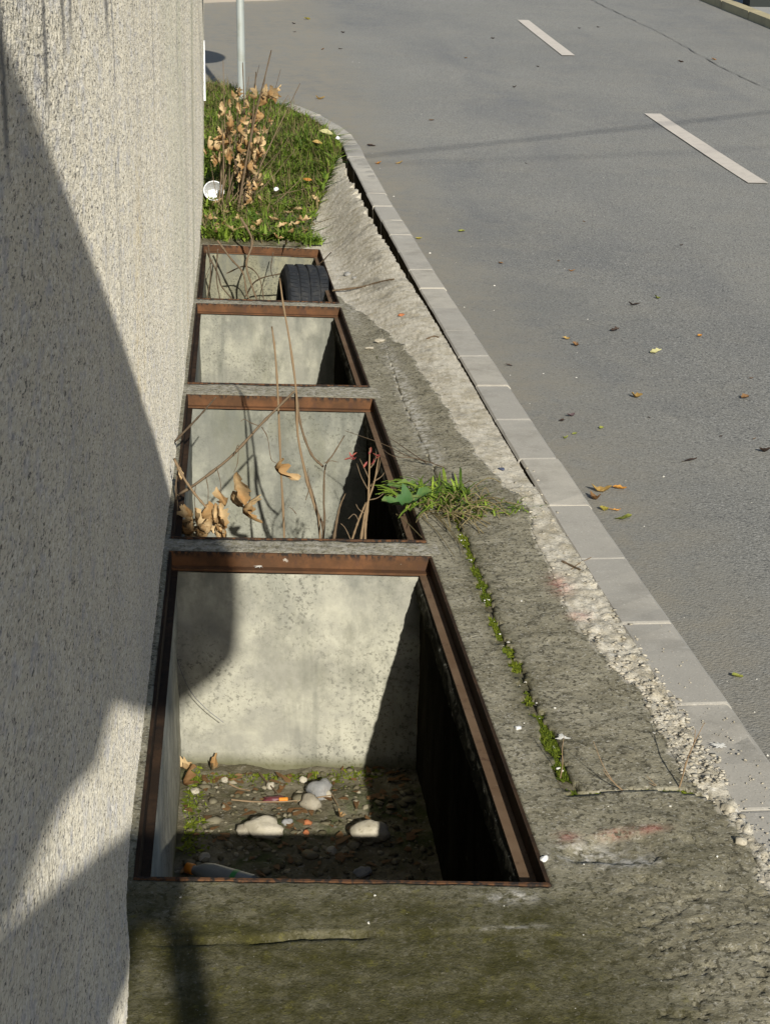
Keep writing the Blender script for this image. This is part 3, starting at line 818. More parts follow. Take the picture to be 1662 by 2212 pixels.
# ================================================================== LIGHT WELLS
FLOOR = -.49
def well(i, label, mat):
    (nL, nR), (fL, fR) = WELLS[i]
    root = empty('light_well', (.13, .5 * (nL + fL), FLOOR))
    tag(root, label, 'light well', 'light wells along the house wall')
    ln = lambda x, a, b_: a + (b_ - a) * (x - XL) / (XR - XL)
    def cross(x, far, ins):
        return ln(x, fL, fR) - ins if far else ln(x, nL, nR) + ins
    # steel angle frame: upright legs and ledges, side bars 1 mm lower
    for far in (True, False):
        b = MB(); s_ = 1
        p = [(XL + .001, cross(XL, far, .0005), -.031), (XR - .001, cross(XR, far, .0005), -.031), (XR - .001, cross(XR, far, .006), -.031), (XL + .001, cross(XL, far, .006), -.031)]
        p = p if not far else [p[3], p[2], p[1], p[0]]
        b.hexa(p + [(q[0], q[1], .0015 if far else .003) for q in p])
        p = [(XL + .006, cross(XL, far, .0062), -.034), (XR - .006, cross(XR, far, .0062), -.034), (XR - .006, cross(XR, far, .026), -.034), (XL + .006, cross(XL, far, .026), -.034)]
        p = p if not far else [p[3], p[2], p[1], p[0]]
        b.hexa(p + [(q[0], q[1], -.029) for q in p])
        b.build('frame_bar', M['rust'], root)
    for right in (False, True):
        b = MB()
        x0, x1 = (XR - .006, XR - .0006) if right else (XL + .0006, XL + .006)
        p = [(x0, cross(x0, False, .0065), -.036), (x1, cross(x1, False, .0065), -.036), (x1, cross(x1, True, .0065), -.036), (x0, cross(x0, True, .0065), -.036)]
        b.hexa(p + [(q[0], q[1], .0005) for q in p])
        b2 = MB()
        x0, x1 = (XR - .028, XR - .0062) if right else (XL + .0062, XL + .019)
        p = [(x0, cross(x0, False, .0265), -.037), (x1, cross(x1, False, .0265), -.037), (x1, cross(x1, True, .0265), -.037), (x0, cross(x0, True, .0265), -.037)]
        b2.hexa(p + [(q[0], q[1], -.0325) for q in p])
        b2.build('ledge', M['ledge'] if right else M['shade_rust'], b.build('frame_bar', M['shade_rust'], root))
    # concrete sides of the pit
    def panel(name, pa, pb, nu, nv, seed, m, amp=.003):
        u = np.linspace(0, 1, nu + 1); v = np.linspace(0, 1, nv + 1)
        U_, V_ = np.meshgrid(u, v)
        d = np.array([pb[0] - pa[0], pb[1] - pa[1]]); L = np.linalg.norm(d); nn = np.array([d[1], -d[0]]) / L
        z = -.038 + (FLOOR - .06 + .038) * V_
        nz = amp * fbm(U_ * L * 9, V_ * 4.5, 3, seed) + amp * .45 * fbm(U_ * L * 50, V_ * 25, 2, seed + 3)
        X = pa[0] + d[0] * U_ + nn[0] * nz; Y = pa[1] + d[1] * U_ + nn[1] * nz
        # lumps of mortar towards the foot
        Ii = np.arange(X.size).reshape(X.shape)
        f_ = np.stack([Ii[:-1, :-1].ravel(), Ii[:-1, 1:].ravel(), Ii[1:, 1:].ravel(), Ii[1:, :-1].ravel()], 1)
        return mesh_obj(name, np.stack([X.ravel(), Y.ravel(), z.ravel()], 1), f_, m, root, True)
    xl, xr_ = XL + .014, XR - .024
    fine = 90 if i == 0 else 40
    panel('back_wall', (xl - .02, cross(xl - .02, True, .021)), (xr_ + .02, cross(xr_ + .02, True, .021)), fine, fine, 3 + i, mat)
    panel('front_wall', (xr_ + .02, cross(xr_ + .02, False, .021)), (xl - .02, cross(xl - .02, False, .021)), 12, 12, 13 + i, mat)
    panel('side_wall', (xl, cross(xl, False, .021)), (xl, cross(xl, True, .021)), fine, 30, 23 + i, mat)
    panel('side_wall', (xr_, cross(xr_, True, .021)), (xr_, cross(xr_, False, .021)), fine, 30, 33 + i, M['pit_shade'])['label'] = 'street-side pit wall with its shade painted dark'
    # crumbly mortar squeezed out under the street-side bar
    ny, nz_ = 150 if i == 0 else 80, 10
    y0, y1 = cross(XR - .03, False, .03), cross(XR - .03, True, .03)
    yy = np.linspace(y0, y1, ny + 1); a_ = np.linspace(0, math.pi, nz_ + 1)
    YY, AA = np.meshgrid(yy, a_)
    rad = .009 + .007 * fbm(YY * 14, AA * 2, 4, 60 + i) + .004 * fbm(YY * 60, AA * 6, 2, 61)
    X = XR - .026 - np.clip(rad, .003, .03) * np.sin(AA) * 1.0
    Z = -.0375 - .028 + .026 * np.cos(AA) * (1 + .0 * rad)
    Ii = np.arange(X.size).reshape(X.shape)
    f_ = np.stack([Ii[:-1, :-1].ravel(), Ii[:-1, 1:].ravel(), Ii[1:, 1:].ravel(), Ii[1:, :-1].ravel()], 1)
    mesh_obj('mortar_bead', np.stack([X.ravel(), YY.ravel(), Z.ravel()], 1), f_, M['bead'], root, True)
    # floor
    nx, ny = (90, 200) if i == 0 else (16, 30)
    fx = np.linspace(xl - .03, xr_ + .03, nx + 1); ft = np.linspace(0, 1, ny + 1)
    FX, FT = np.meshgrid(fx, ft)
    ya = ln(FX, nL, nR) + .005; yb = ln(FX, fL, fR) - .005
    FY = ya + (yb - ya) * FT
    FZ = floor_z(FX, FY) if i == 0 else FLOOR + .015 * fbm(FX * 9, FY * 9, 3, 70)
    Ii = np.arange(FX.size).reshape(FX.shape)
    f_ = np.stack([Ii[:-1, :-1].ravel(), Ii[:-1, 1:].ravel(), Ii[1:, 1:].ravel(), Ii[1:, :-1].ravel()], 1)
    mesh_obj('floor', np.stack([FX.ravel(), FY.ravel(), FZ.ravel()], 1), f_, M['dirt'], root, False)
    return root

def floor_z(x, y):
    return FLOOR + .010 * fbm(np.asarray(x) * 12, np.asarray(y) * 12, 3, 71) + .006 * np.abs(fbm(np.asarray(x) * 45, np.asarray(y) * 45, 3, 72))

well(0, 'nearest light well, rubble and two pale stones on its floor', M['pit1'])
well(1, 'second light well from the front, dead shrub growing in it', M['pit2'])
well(2, 'third light well from the front, empty with buff back wall', M['pit3'])
well(3, 'farthest light well, old tyre and dead vines inside', M['pit4'])

# ================================================================== STONES
def ico(sub):
    bm = bmesh.new(); bmesh.ops.create_icosphere(bm, subdivisions=sub, radius=1.0)
    v = np.array([q.co[:] for q in bm.verts]); f_ = [[q.index for q in p.verts] for p in bm.faces]
    bm.free(); return v, f_
ICO1, ICO3 = ico(1), ico(3)

def rock_obj(name, pos, size, rotz, mat, seed, angular=.25, label=None, cat='stone', group=None):
    v, f_ = ICO3
    v = v.copy()
    rr = np.random.default_rng(seed)
    for _ in range(9):     # planed faces
        nrm = rr.normal(size=3); nrm /= np.linalg.norm(nrm); lim = rr.uniform(.62, .95)
        d = v @ nrm; v = v - np.outer(np.clip(d - lim, 0, None), nrm)
    n1 = fbm(v[:, 0] * 2 + seed, v[:, 1] * 2 + v[:, 2] * 1.7, 3, seed) + .3 * fbm(v[:, 0] * 6 + seed, v[:, 1] * 6 + v[:, 2] * 5, 2, seed)
    v = v * (1 + angular * n1)[:, None] * np.array(size)
    c, s_ = math.cos(rotz), math.sin(rotz)
    v = np.stack([v[:, 0] * c - v[:, 1] * s_, v[:, 0] * s_ + v[:, 1] * c, v[:, 2]], 1)
    o = mesh_obj(name, v, np.array(f_), mat, None, False)
    o.location = tuple(map(float, pos))
    return tag(o, label, cat, group)

def scatter_stones(n, sampler, zf, smin, smax, seed, power=3.0, flat=.7, tintf=None):
    rr = np.random.default_rng(seed); v, f_ = ICO1
    f_ = np.array(f_)
    xy = np.array([sampler(rr) for _ in range(n)])
    zz = np.asarray(zf(xy[:, 0], xy[:, 1]), float)
    b_v = []; b_t = []
    for k_ in range(n):
        r = smin + (smax - smin) * rr.random() ** power
        w_ = v * (1 + .30 * rr.normal(size=(len(v), 1)).clip(-1.6, 1.6)) * r * np.array([1, rr.uniform(.55, 1), flat * rr.uniform(.5, 1)])
        a = rr.uniform(0, 6.28); c, s_ = math.cos(a), math.sin(a)
        w_ = np.stack([w_[:, 0] * c - w_[:, 1] * s_, w_[:, 0] * s_ + w_[:, 1] * c, w_[:, 2]], 1)
        b_v.append(w_ + np.array([xy[k_, 0], xy[k_, 1], zz[k_] + r * .2])); b_t.append(np.full(len(v), rr.random() if tintf is None else tintf(rr, r)))
    F_ = (f_[None] + (np.arange(n) * len(v))[:, None, None]).reshape(-1, 3)
    return np.concatenate(b_v), F_, np.concatenate(b_t)

def stuff_stones(name, label, cat, mat, *a, **kw):
    V, Fc, T = scatter_stones(*a, **kw)
    return tag(mesh_obj(name, V, Fc, mat, None, False, {'tint': T}), label, cat, None, 'stuff')

def in_well0(rr):
    return rr.uniform(XL + .03, XR - .03), rr.uniform(1.80, 2.97)
stuff_stones('gravel', 'loose gravel and mortar crumbs over the nearest light well floor', 'gravel', M['gravel'], 2300, in_well0, floor_z, .0014, .011, 3, power=3.4, flat=.5, tintf=lambda rr, r: rr.random() ** 2.2)
stuff_stones('rubble', 'broken mortar lumps strewn over the nearest light well floor', 'rubble', M['gravel'], 150, in_well0, floor_z, .007, .020, 13, power=2.2, flat=.5, tintf=lambda rr, r: .1 + .5 * rr.random())
def near_kerb(rr):
    while True:
        Y = abs(rr.normal(0, .33)) + 1.95 if rr.random() < .8 else rr.uniform(1.6, 3.6)
        x0 = float(fresh_x(Y)); x1 = float(kerb_in(Y)) + .02
        if x1 > x0 and 1.5 < Y < 4: return x1 - (x1 - x0) * rr.random() ** .8, Y
def kerb_pave_z(x, Y):
    return np.where(x > kerb_in(Y), zk(Y), pave_z(x, Y))
stuff_stones('rubble', 'crumbled pale mortar rubble between the broken slab edge and kerb', 'rubble', M['rubble'], 1500, near_kerb, kerb_pave_z, .0006, .0058, 5, power=3.2, flat=.45)
def on_kerb(rr):
    Y = 1.5 + abs(rr.normal(0, .5)); return float(kerb_in(Y)) + .052 + rr.uniform(-.045, .04) - abs(rr.normal(0, .012)), Y
stuff_stones('grit', 'fine mortar grit sprinkled over the nearest kerb stones', 'grit', M['rubble'], 420, on_kerb, lambda x, y: zk(y), .0007, .0030, 6, power=2.5)
def on_pave(rr):
    while True:
        Y = 1.3 + 5.5 * rr.random() ** 1.6; x = rr.uniform(.42, .66) if Y > 1.75 else rr.uniform(-.12, .68)
        return x, Y
stuff_stones('white_grit', 'tiny white stone chips scattered over the concrete pavement', 'grit', M['grit'], 110, on_pave, pave_z, .0008, .0032, 7, power=3)
def on_rd(rr):
    Y = 1.5 + 12 * rr.random() ** 1.3; return .84 + 2.6 * rr.random() ** 2.2, Y
stuff_stones('road_grit', 'pale grit specks lying along the road edge', 'grit', M['grit'], 170, on_rd, lambda x, y: zk(y) - UPSTAND, .0016, .0055, 8, power=3)
def in_crack(rr):
    Y = 1.95 + 1.6 * rr.random() ** 1.4; return float(crack_x(Y)) + rr.normal(0, .006), Y
stuff_stones('crack_chips', 'white stone chips lodged in the mossy pavement crack', 'chips', M['grit'], 42, in_crack, lambda x, y: pave_z(x, y) - .003, .0010, .0048, 9, power=2.0)

def floor_pt(x, y):
    q = at(x, y, FLOOR + .012); return q[0], q[1], float(floor_z(q[0], q[1]))
def pit_rock(px, size, rot, mat, seed, label, up=.35, ang=.25, name='stone', cat='stone'):
    x, y, z = floor_pt(*px)
    return rock_obj(name, (x, y, z + size[2] * up), size, rot, mat, seed, ang, label, cat)
pit_rock((572, 1795), (.040, .026, .026), -.35, M['lime'], 3, 'pale pointed limestone on the left of the nearest well floor', .5)
pit_rock((797, 1797), (.042, .026, .024), .1, M['lime'], 8, 'rounded pale stone half in shadow on the nearest well floor', .5)
pit_rock((528, 1792), (.022, .018, .016), .6, M['brown_stone'], 5, 'small dull stone touching the pointed limestone')
pit_rock((690, 1705), (.030, .030, .026), .5, M['grey_stone'], 12, 'dark grey stone at the back of the nearest well floor')
pit_rock((672, 1730), (.026, .022, .018), .2, M['brown_stone'], 17, 'tan block in front of the dark grey stone')
pit_rock((706, 1712), (.013, .011, .012), 1.2, M['lime'], 21, 'small pale chip right of the dark grey stone')
pit_rock((585, 1692), (.010, .010, .009), .2, M['lime'], 25, 'white pebble by the pit back wall')
pit_rock((655, 1677), (.010, .009, .008), .9, M['lime'], 26, 'white pebble touching the pit back wall, right one')
pit_rock((485, 1678), (.009, .008, .008), .4, M['lime'], 27, 'round white pebble near the brown leaf in the pit')
pit_rock((420, 1705), (.011, .010, .008), .4, M['lime'], 28, 'white lump on the bare patch of the pit floor')
pit_rock((620, 1775), (.013, .011, .010), .4, M['grey_stone'], 29, 'grey pebble between the two pale stones')
pit_rock((663, 1770), (.011, .009, .008), .3, M['brick_bit'], 31, 'larger orange brick fragment on the pit floor', name='brick_fragment', cat='brick')
pit_rock((661, 1790), (.007, .006, .006), .8, M['brick_bit'], 32, 'smaller orange brick fragment on the pit floor', name='brick_fragment', cat='brick')
pit_rock((440, 1845), (.013, .010, .009), .1, M['lime'], 33, 'pale stone in the shaded left half of the pit floor')
pit_rock((715, 1830), (.011, .010, .009), .1, M['lime'], 34, 'pale stone in the shaded middle of the pit floor')
pit_rock((780, 1875), (.020, .016, .010), .1, M['grey_stone'], 35, 'flat grey stone in the dark near part of the pit')
# stones on the pavement
def pave_rock(px, s_, mat, seed, label, flat=.6):
    q = at(px[0], px[1], 0); z = float(pave_z(q[0], q[1])); q = at(px[0], px[1], z)
    return rock_obj('stone_chip', (q[0], q[1], float(pave_z(q[0], q[1])) + s_ * .25), (s_, s_ * .8, s_ * flat), seed * .7, mat, seed, .25, label, 'stone')
M['white_chip'] = stone_mat('white_chip', (.62, .61, .58), (.70, .69, .66), (.45, .43, .40))
pave_rock((1118, 1574), .0065, M['white_chip'], 41, 'white chip on the slab beside the nearest frame')
pave_rock((1174, 1856), .0075, M['white_chip'], 42, 'white chip at the street-side corner of the nearest frame')
pave_rock((750, 592), .020, M['grey_stone'], 43, 'grey-brown lump on the pale mortar by the farthest well', .5)
pave_rock((765, 597), .012, M['grey_stone'], 47, 'smaller brown lump touching the lump by the farthest well', .5)
pave_rock((820, 738), .022, M['lime'], 44, 'flat pale mortar crumb beside the third well', .35)
pave_rock((797, 754), .016, M['lime'], 45, 'pale flake on dark concrete beside the third well', .3)
pave_rock((866, 668), .014, M['brick_bit'], 46, 'orange crumb on the pale mortar near the kerb', .4)
pave_rock((1570, 1745), .012, M['lime'], 48, 'pale pebble against the kerb below the cross crack', .7)
pave_rock((1597, 1820), .010, M['lime'], 49, 'pale pebble on the kerb beside the broken slab edge', .6)

# ================================================================== LEAVES
def leaf_shape(L, W, curl, fold, seed, nu=7, lobes=0.0):
    rr = random.Random(seed); vs = []; fs = []; ts = []
    tw = rr.uniform(-1.1, 1.1) * min(1, lobes * 6); bend = rr.uniform(-.25, .25) * min(1, lobes * 6)
    for i in range(nu + 1):
        u = i / nu
        w0 = W * (math.sin(math.pi * min(1, u * .94 + .03)) ** .8)
        wl = w0 * (1 + lobes * (1.4 * math.sin(u * 19 + seed) + rr.uniform(-1.2, 1.2)))
        wr = w0 * (1 + lobes * (1.4 * math.sin(u * 17 + seed * 2) + rr.uniform(-1.2, 1.2)))
        an = tw * (u - .5)
        for s_ in (-1, -.5, 0, .5, 1):
            wd = wl if s_ < 0 else wr
            x = (u - .5) * L
            yy = s_ * wd / 2
            zz = fold * abs(s_) ** 1.3 * wd * (1 + .8 * lobes * rr.uniform(-2, 2))
            z = curl * L * ((u - .5) ** 2 * 2 + .15 * math.sin(u * 5 + seed)) + rr.uniform(-.02, .02) * L
            vs.append((x, yy * math.cos(an) - zz * math.sin(an) + bend * L * (u - .5) ** 2, z + yy * math.sin(an) + zz * math.cos(an)))
            ts.append(min(1, max(0, .5 + .5 * math.sin(seed + u * 4) + rr.uniform(-.2, .2) - .4 * (s_ == 0))))
    for i in range(nu):
        for k_ in range(4): fs.append((i * 5 + k_, i * 5 + k_ + 1, (i + 1) * 5 + k_ + 1, (i + 1) * 5 + k_))
    return vs, fs, ts
def road_leaf(px, size_px, colr, label, aspect=.55, rot=None, curl=.5, fold=.4, group=None, seed=None, lift=0.0):
    q = on_road(*px)
    depth = float((q - CAM) @ FW)
    L = size_px * depth / FPX
    sd = seed or int(px[0] * 7 + px[1] * 13) % 991
    rr = random.Random(sd)
    vs, fs, ts = leaf_shape(L, L * aspect, curl * rr.uniform(.5, 1.2), fold * rr.uniform(.5, 1.3), sd, 6, .12)
    b = MB(); b.add(vs, fs, ts)
    o = b.build('fallen_leaf', M['leaf_' + colr])
    zmin = min(v_[2] for v_ in vs)
    o.location = (float(q[0]), float(q[1]), road_z(q[0], q[1]) - zmin * .6 + .002 + lift)
    o.rotation_euler = (rr.uniform(-.25, .25), rr.uniform(-.25, .25), rr.uniform(-.6, .6) if rot is None else rot)
    return tag(o, label, 'leaf', group)
G_ = 'leaves lying on the road'
for a in [((1487, 996), 38, 'dark', 'long dark brown leaf lying flat on the road, right side', .36, .25, .15, .15),
          ((1650, 978), 28, 'dark', 'dark red-brown leaf at the right edge of the picture', .55, .2),
          ((1590, 1466), 26, 'green', 'curled olive leaf alone on the near road', .75),
          ((1345, 1122), 38, 'green', 'broad yellow-green leaf in front of the kerbside leaf pile', .62, .05, .2, .2),
          ((1303, 1104), 20, 'yellow', 'small crumpled yellow leaf against the kerb', .9),
          ((1326, 1105), 26, 'orange', 'thin orange leaf between the yellow leaf and the broad green leaf', .22, 0),
          ((1295, 1062), 44, 'ochre', 'large tan leaf in the kerbside leaf pile', .45, -.15),
          ((1283, 1080), 36, 'brown', 'brown leaf pressed along the kerb in the leaf pile', .5, -1.1),
          ((1337, 1058), 30, 'orange', 'bright orange leaf right of the kerbside leaf pile', .5, -.35),
          ((1372, 860), 24, 'ochre', 'ochre leaf standing on its edge, middle of the road', .8),
          ((1607, 862), 20, 'brown', 'crumpled brown leaf at mid road near the right edge', .8),
          ((1368, 661), 28, 'dark', 'dark flat leaf left of the small green leaf', .35, .05),
          ((1417, 645), 15, 'green', 'small upright green leaf on the road', .9),
          ((1326, 716), 22, 'dark', 'dark brown folded leaf above the pale leaf', .5, .2),
          ((1222, 734), 17, 'ochre', 'small tan leaf just left of a brown one', .6),
          ((1241, 748), 15, 'brown', 'small brown upright leaf just right of a tan one', .9),
          ((1415, 764), 28, 'pale', 'pale yellow-green torn leaf on the road', .5, .25),
          ((1510, 729), 12, 'orange', 'tiny orange leaf right of the pale torn leaf', .8),
          ((1098, 792), 17, 'dark', 'dark twig-like leaf beside the kerb', .3, -.4),
          ((1231, 901), 21, 'purple', 'grey-purple leaf beside a tiny dark one', .55),
          ((1212, 911), 12, 'dark', 'tiny dark crumpled leaf beside the grey-purple one', .8),
          ((1298, 927), 15, 'green', 'small olive leaf right of the grey-purple one', .7),
          ((1240, 940), 14, 'green', 'pale green scrap of leaf near the kerb, upper one', .5),
          ((1220, 948), 16, 'green', 'pale green scrap of leaf near the kerb, lower one', .4),
          ((1233, 586), 15, 'orange', 'small orange leaf on the middle road, alone', .5, 0),
          ((1080, 570), 11, 'brown', 'small brown leaf beside the kerb at mid distance', .7),
          ((996, 501), 17, 'green', 'upright green-brown leaf left of mid road', .6, .3),
          ((904, 517), 15, 'yellow', 'yellow-green leaf lying against the kerb edge', .5, -.5),
          ((932, 261), 13, 'brown', 'tan leaf on the road beyond the kerb bend', .5),
          ((801, 317), 19, 'dark', 'dark curled leaf beside the kerb bend', .5, .1),
          ((817, 355), 14, 'orange', 'orange-brown leaf by the kerb, left of two', .5, .1),
          ((862, 354), 17, 'ochre', 'ochre leaf on the road, right of two by the kerb', .4, .1),
          ((690, 215), 20, 'ochre', 'light brown leaf on the road behind the verge', .4, -.2),
          ((663, 43), 17, 'yellow', 'yellow leaf far up the road', .6),
          ((1540, 130), 11, 'orange', 'tiny orange leaf on the far lane', .8),
          ((1468, 135), 15, 'dark', 'dark leaf on the far lane left of the orange one', .4, .0)]:
    road_leaf(a[0], a[1], a[2], a[3], *a[4:], group=G_)
rr_ = random.Random(77)
for px in [(740, 72), (636, 70), (634, 52), (697, 108), (735, 107), (1005, 127), (1160, 145), (1110, 190), (1063, 84), (1250, 62), (1290, 60), (1135, 355), (1205, 565), (1627, 951), (1555, 945), (1400, 905), (1620, 820), (1470, 530), (1260, 480)]:
    road_leaf(px, rr_.uniform(7, 10), rr_.choice(['dark', 'dark', 'brown']), 'tiny dark leaf crumb on the grey asphalt', .5, group='tiny leaf crumbs on the road')

# ================================================================== PLANTS
def stem(b, pts, r0, r1, n=16, tint=.5, sides=6, nodes=True, seed=0):
    P_ = curve_pts(pts, n) if len(pts) > 2 else [np.asarray(pts[0]) + (np.asarray(pts[1]) - np.asarray(pts[0])) * t for t in np.linspace(0, 1, n)]
    rad = []
    for i in range(n):
        r = r0 + (r1 - r0) * i / (n - 1)
        if nodes and i % 4 == 2: r *= 1.35
        rad.append(r)
    b.tube(P_, rad, sides, tint)
    return P_

LEAFM = []
for s_ in range(10):
    vs, fs, ts = leaf_shape(1, .36, .75, .95, 100 + s_ * 7, 11, .24)
    me = bpy.data.meshes.new('dry_leaf'); me.from_pydata(vs, [], fs); me.update()
    a_ = me.attributes.new('tint', 'FLOAT', 'POINT'); a_.data.foreach_set('value', np.array(ts, np.float32))
    me.polygons.foreach_set('use_smooth', np.ones(len(me.polygons), bool)); me.materials.append(M['dryleaf']); LEAFM.append(me)
def dry_leaf(parent, pos, L, seed, hang=True, name='dry_leaf', mat=None, rot=None):
    rr = random.Random(seed)
    o = bpy.data.objects.new(name, LEAFM[seed % 10]); COL.objects.link(o)
    o.scale = (L, L * rr.uniform(.8, 1.3), L)
    o.rotation_euler = rot or ((rr.uniform(-1.2, 1.2), 1.25 + rr.uniform(-.5, .4), rr.uniform(0, 6.28)) if hang else (rr.uniform(-.5, .5), rr.uniform(-.5, .5), rr.uniform(0, 6.28)))
    o.location = tuple(map(float, pos))
    o.parent = parent; o.matrix_parent_inverse = Matrix.Translation(parent.location).inverted()
    return o

# --- dead shrub rooted in the second well
sh = empty('dead_shrub', (.05, 3.6, FLOOR)); tag(sh, 'bare leggy shrub with tan withered leaves growing out of the second well', 'shrub')
def px_line(pts, Y, Y2=None):
    Y2 = Y if Y2 is None else Y2
    return [atY(x, y, Y + (Y2 - Y) * i / max(1, len(pts) - 1)) for i, (x, y) in enumerate(pts)]
def add_stem(pts, Y, Y2=None, r0=.0042, r1=.0025, mat='bark', tint=.6, root=None, parent=sh, name='stem', n=22):
    L = px_line(pts, Y, Y2)
    if root is not None: L = [np.array(root)] + L
    b = MB(); stem(b, L, r0, r1, n, tint); return b.build(name, M[mat], parent, True)
add_stem([(614, 1170), (606, 1000), (600, 850), (594, 760), (587, 705)], 3.75, root=(.12, 3.72, FLOOR), tint=.75, mat='palebark', r0=.0034, r1=.0022)
add_stem([(692, 1170), (663, 1040), (643, 940), (640, 850), (626, 740), (612, 660), (604, 600)], 3.6, root=(.17, 3.58, FLOOR), tint=.7, mat='palebark', r0=.0038, r1=.002)
add_stem([(697, 1170), (684, 1100), (655, 1000), (642, 930), (637, 850)], 3.62, root=(.18, 3.6, FLOOR), tint=.45, r0=.0032, r1=.0022)
add_stem([(640, 850), (650, 920), (672, 980), (698, 1008)], 3.61, r0=.003, r1=.003, tint=.5)
add_stem([(697, 1170), (699, 1080), (702, 1010), (720, 980), (744, 940)], 3.5, root=(.16, 3.5, FLOOR), tint=.4, r0=.0034, r1=.0012)
add_stem([(720, 1170), (728, 1120), (735, 1090), (746, 1065)], 3.35, r0=.0036, r1=.0012, tint=.5)
add_stem([(386, 1068), (430, 1040), (500, 985), (560, 920), (600, 880), (635, 845)], 3.35, 3.6, r0=.0033, r1=.0026, tint=.55)
add_stem([(376, 955), (415, 915), (440, 888), (466, 858)], 3.7, 3.9, r0=.003, r1=.0018, tint=.1)
add_stem([(376, 990), (396, 1030), (420, 1065), (445, 1095)], 3.35, r0=.003, r1=.0026, tint=.6, mat='palebark')
add_stem([(382, 1170), (384, 1110), (380, 1050), (388, 1000)], 3.4, r0=.003, r1=.0015, tint=.3)
for L in ([(560, 920), (540, 912), (528, 905), (520, 910)], [(505, 985), (515, 960), (513, 1000), (505, 1020)], [(565, 922), (578, 945), (585, 990), (597, 1000)], [(468, 1010), (476, 1040), (478, 1075)], [(445, 1030), (450, 1060), (448, 1100)], [(423, 1045), (420, 1080), (425, 1115)], [(700, 1000), (715, 995), (730, 998)], [(640, 1110), (632, 1100), (625, 1095)], [(660, 1080), (668, 1050), (664, 1010)]):
    add_stem(L, 3.4, r0=.0011, r1=.0006, tint=.3, name='twig', n=10)
lv = [((512, 1050), .095, 1, (1.5, 1.3, .2)), ((500, 1080), .07, 2, None), ((530, 1100), .075, 3, (1.2, 1.35, 1.0)), ((484, 1085), .06, 4, None), ((602, 1018), .07, 5, (1.0, 1.0, .5)),
      ((438, 1120), .06, 6, None), ((452, 1122), .075, 7, None), ((462, 1140), .07, 8, None), ((420, 1130), .06, 9, None), ((405, 1140), .06, 10, None), ((392, 1150), .06, 11, None), ((430, 1150), .06, 12, None),
      ((475, 1130), .065, 13, None), ((383, 1128), .05, 14, None), ((412, 1115), .05, 15, None), ((445, 1160), .05, 16, None), ((398, 1160), .05, 17, None), ((425, 1165), .05, 18, None), ((378, 1155), .05, 19, None), ((384, 1020), .035, 20, None), ((470, 1162), .05, 22, None)]
lv += [((388 + 8 * q + (q * 37) % 11, 1112 + (q * 29) % 52), .045 + .004 * (q % 4), 40 + q, None) for q in range(13)]
for px, L, sd, rot in lv:
    dry_leaf(sh, atY(px[0], px[1], 3.36 + .03 * (sd % 3)), L, sd, True, rot=rot)
# --- small twiggy dead plant at the street side of the same well
tw = empty('dead_weed', (.28, 3.33, FLOOR)); tag(tw, 'small twiggy dead weed with reddish tips at the street side of the second well', 'weed')
add_stem([(788, 1175), (791, 1120), (795, 1080), (797, 1020), (798, 968)], 3.33, root=(.30, 3.33, FLOOR), parent=tw, tint=.8, r0=.0036, r1=.0016, mat='palebark')
add_stem([(778, 1175), (786, 1120), (794, 1085), (808, 1040), (818, 985)], 3.33, parent=tw, tint=.8, r0=.0034, r1=.0012, mat='palebark')
add_stem([(757, 1175), (772, 1130), (790, 1085)], 3.33, parent=tw, tint=.7, r0=.0026, r1=.002, mat='palebark')
for L in ([(796, 1060), (780, 1030), (770, 1000)], [(800, 1050), (815, 1020), (822, 990)], [(794, 1080), (815, 1075), (832, 1062)], [(797, 1035), (786, 1010), (776, 990)], [(806, 1040), (822, 1030), (830, 1020)], [(800, 1010), (810, 995), (812, 975)], [(775, 1125), (765, 1110), (752, 1120)], [(790, 1110), (775, 1100), (768, 1088)], [(757, 1165), (745, 1140), (735, 1130)]):
    add_stem(L, 3.33, r0=.0013, r1=.0007, tint=.6, parent=tw, name='twig', n=8)
b = MB()
for (x, y) in [(757, 985), (762, 992), (752, 992), (765, 984), (815, 990), (812, 984), (800, 975), (806, 1000), (790, 1005)]:
    c_ = atY(x, y, 3.33); vs, fs, ts = leaf_shape(.018, .007, .4, .4, x); rr = random.Random(x)
    ro = Matrix.Rotation(rr.uniform(0, 6.28), 3, 'Z') @ Matrix.Rotation(rr.uniform(-1, 1), 3, 'Y')
    b.add([np.array(ro @ Vector(v_)) + c_ for v_ in vs], fs, ts)
b.build('bud', M['redbud'], tw)

# --- dead vines on the back wall of the farthest well
vn_ = empty('dead_vine', (0, 7.1, FLOOR)); tag(vn_, 'tangle of dead vines hanging into the farthest light well', 'vine')
for L, r in (([(470, 520), (500, 560), (525, 590), (535, 640), (560, 665)], .006), ([(445, 540), (470, 590), (480, 620), (515, 660)], .005), ([(450, 530), (455, 590), (445, 660)], .004), ([(470, 540), (468, 600), (478, 660)], .004),
             ([(530, 640), (555, 605), (610, 590), (680, 575), (715, 545)], .0045), ([(490, 590), (530, 575), (560, 600), (572, 665)], .004), ([(590, 545), (585, 580), (590, 600)], .003), ([(520, 470), (545, 520), (532, 570), (545, 620), (560, 660)], .007), ([(460, 560), (440, 610), (430, 660)], .002)):
    add_stem(L, 7.08, 6.7, r0=r * .75, r1=r * .5, tint=.25 if r < .006 else .75, parent=vn_)

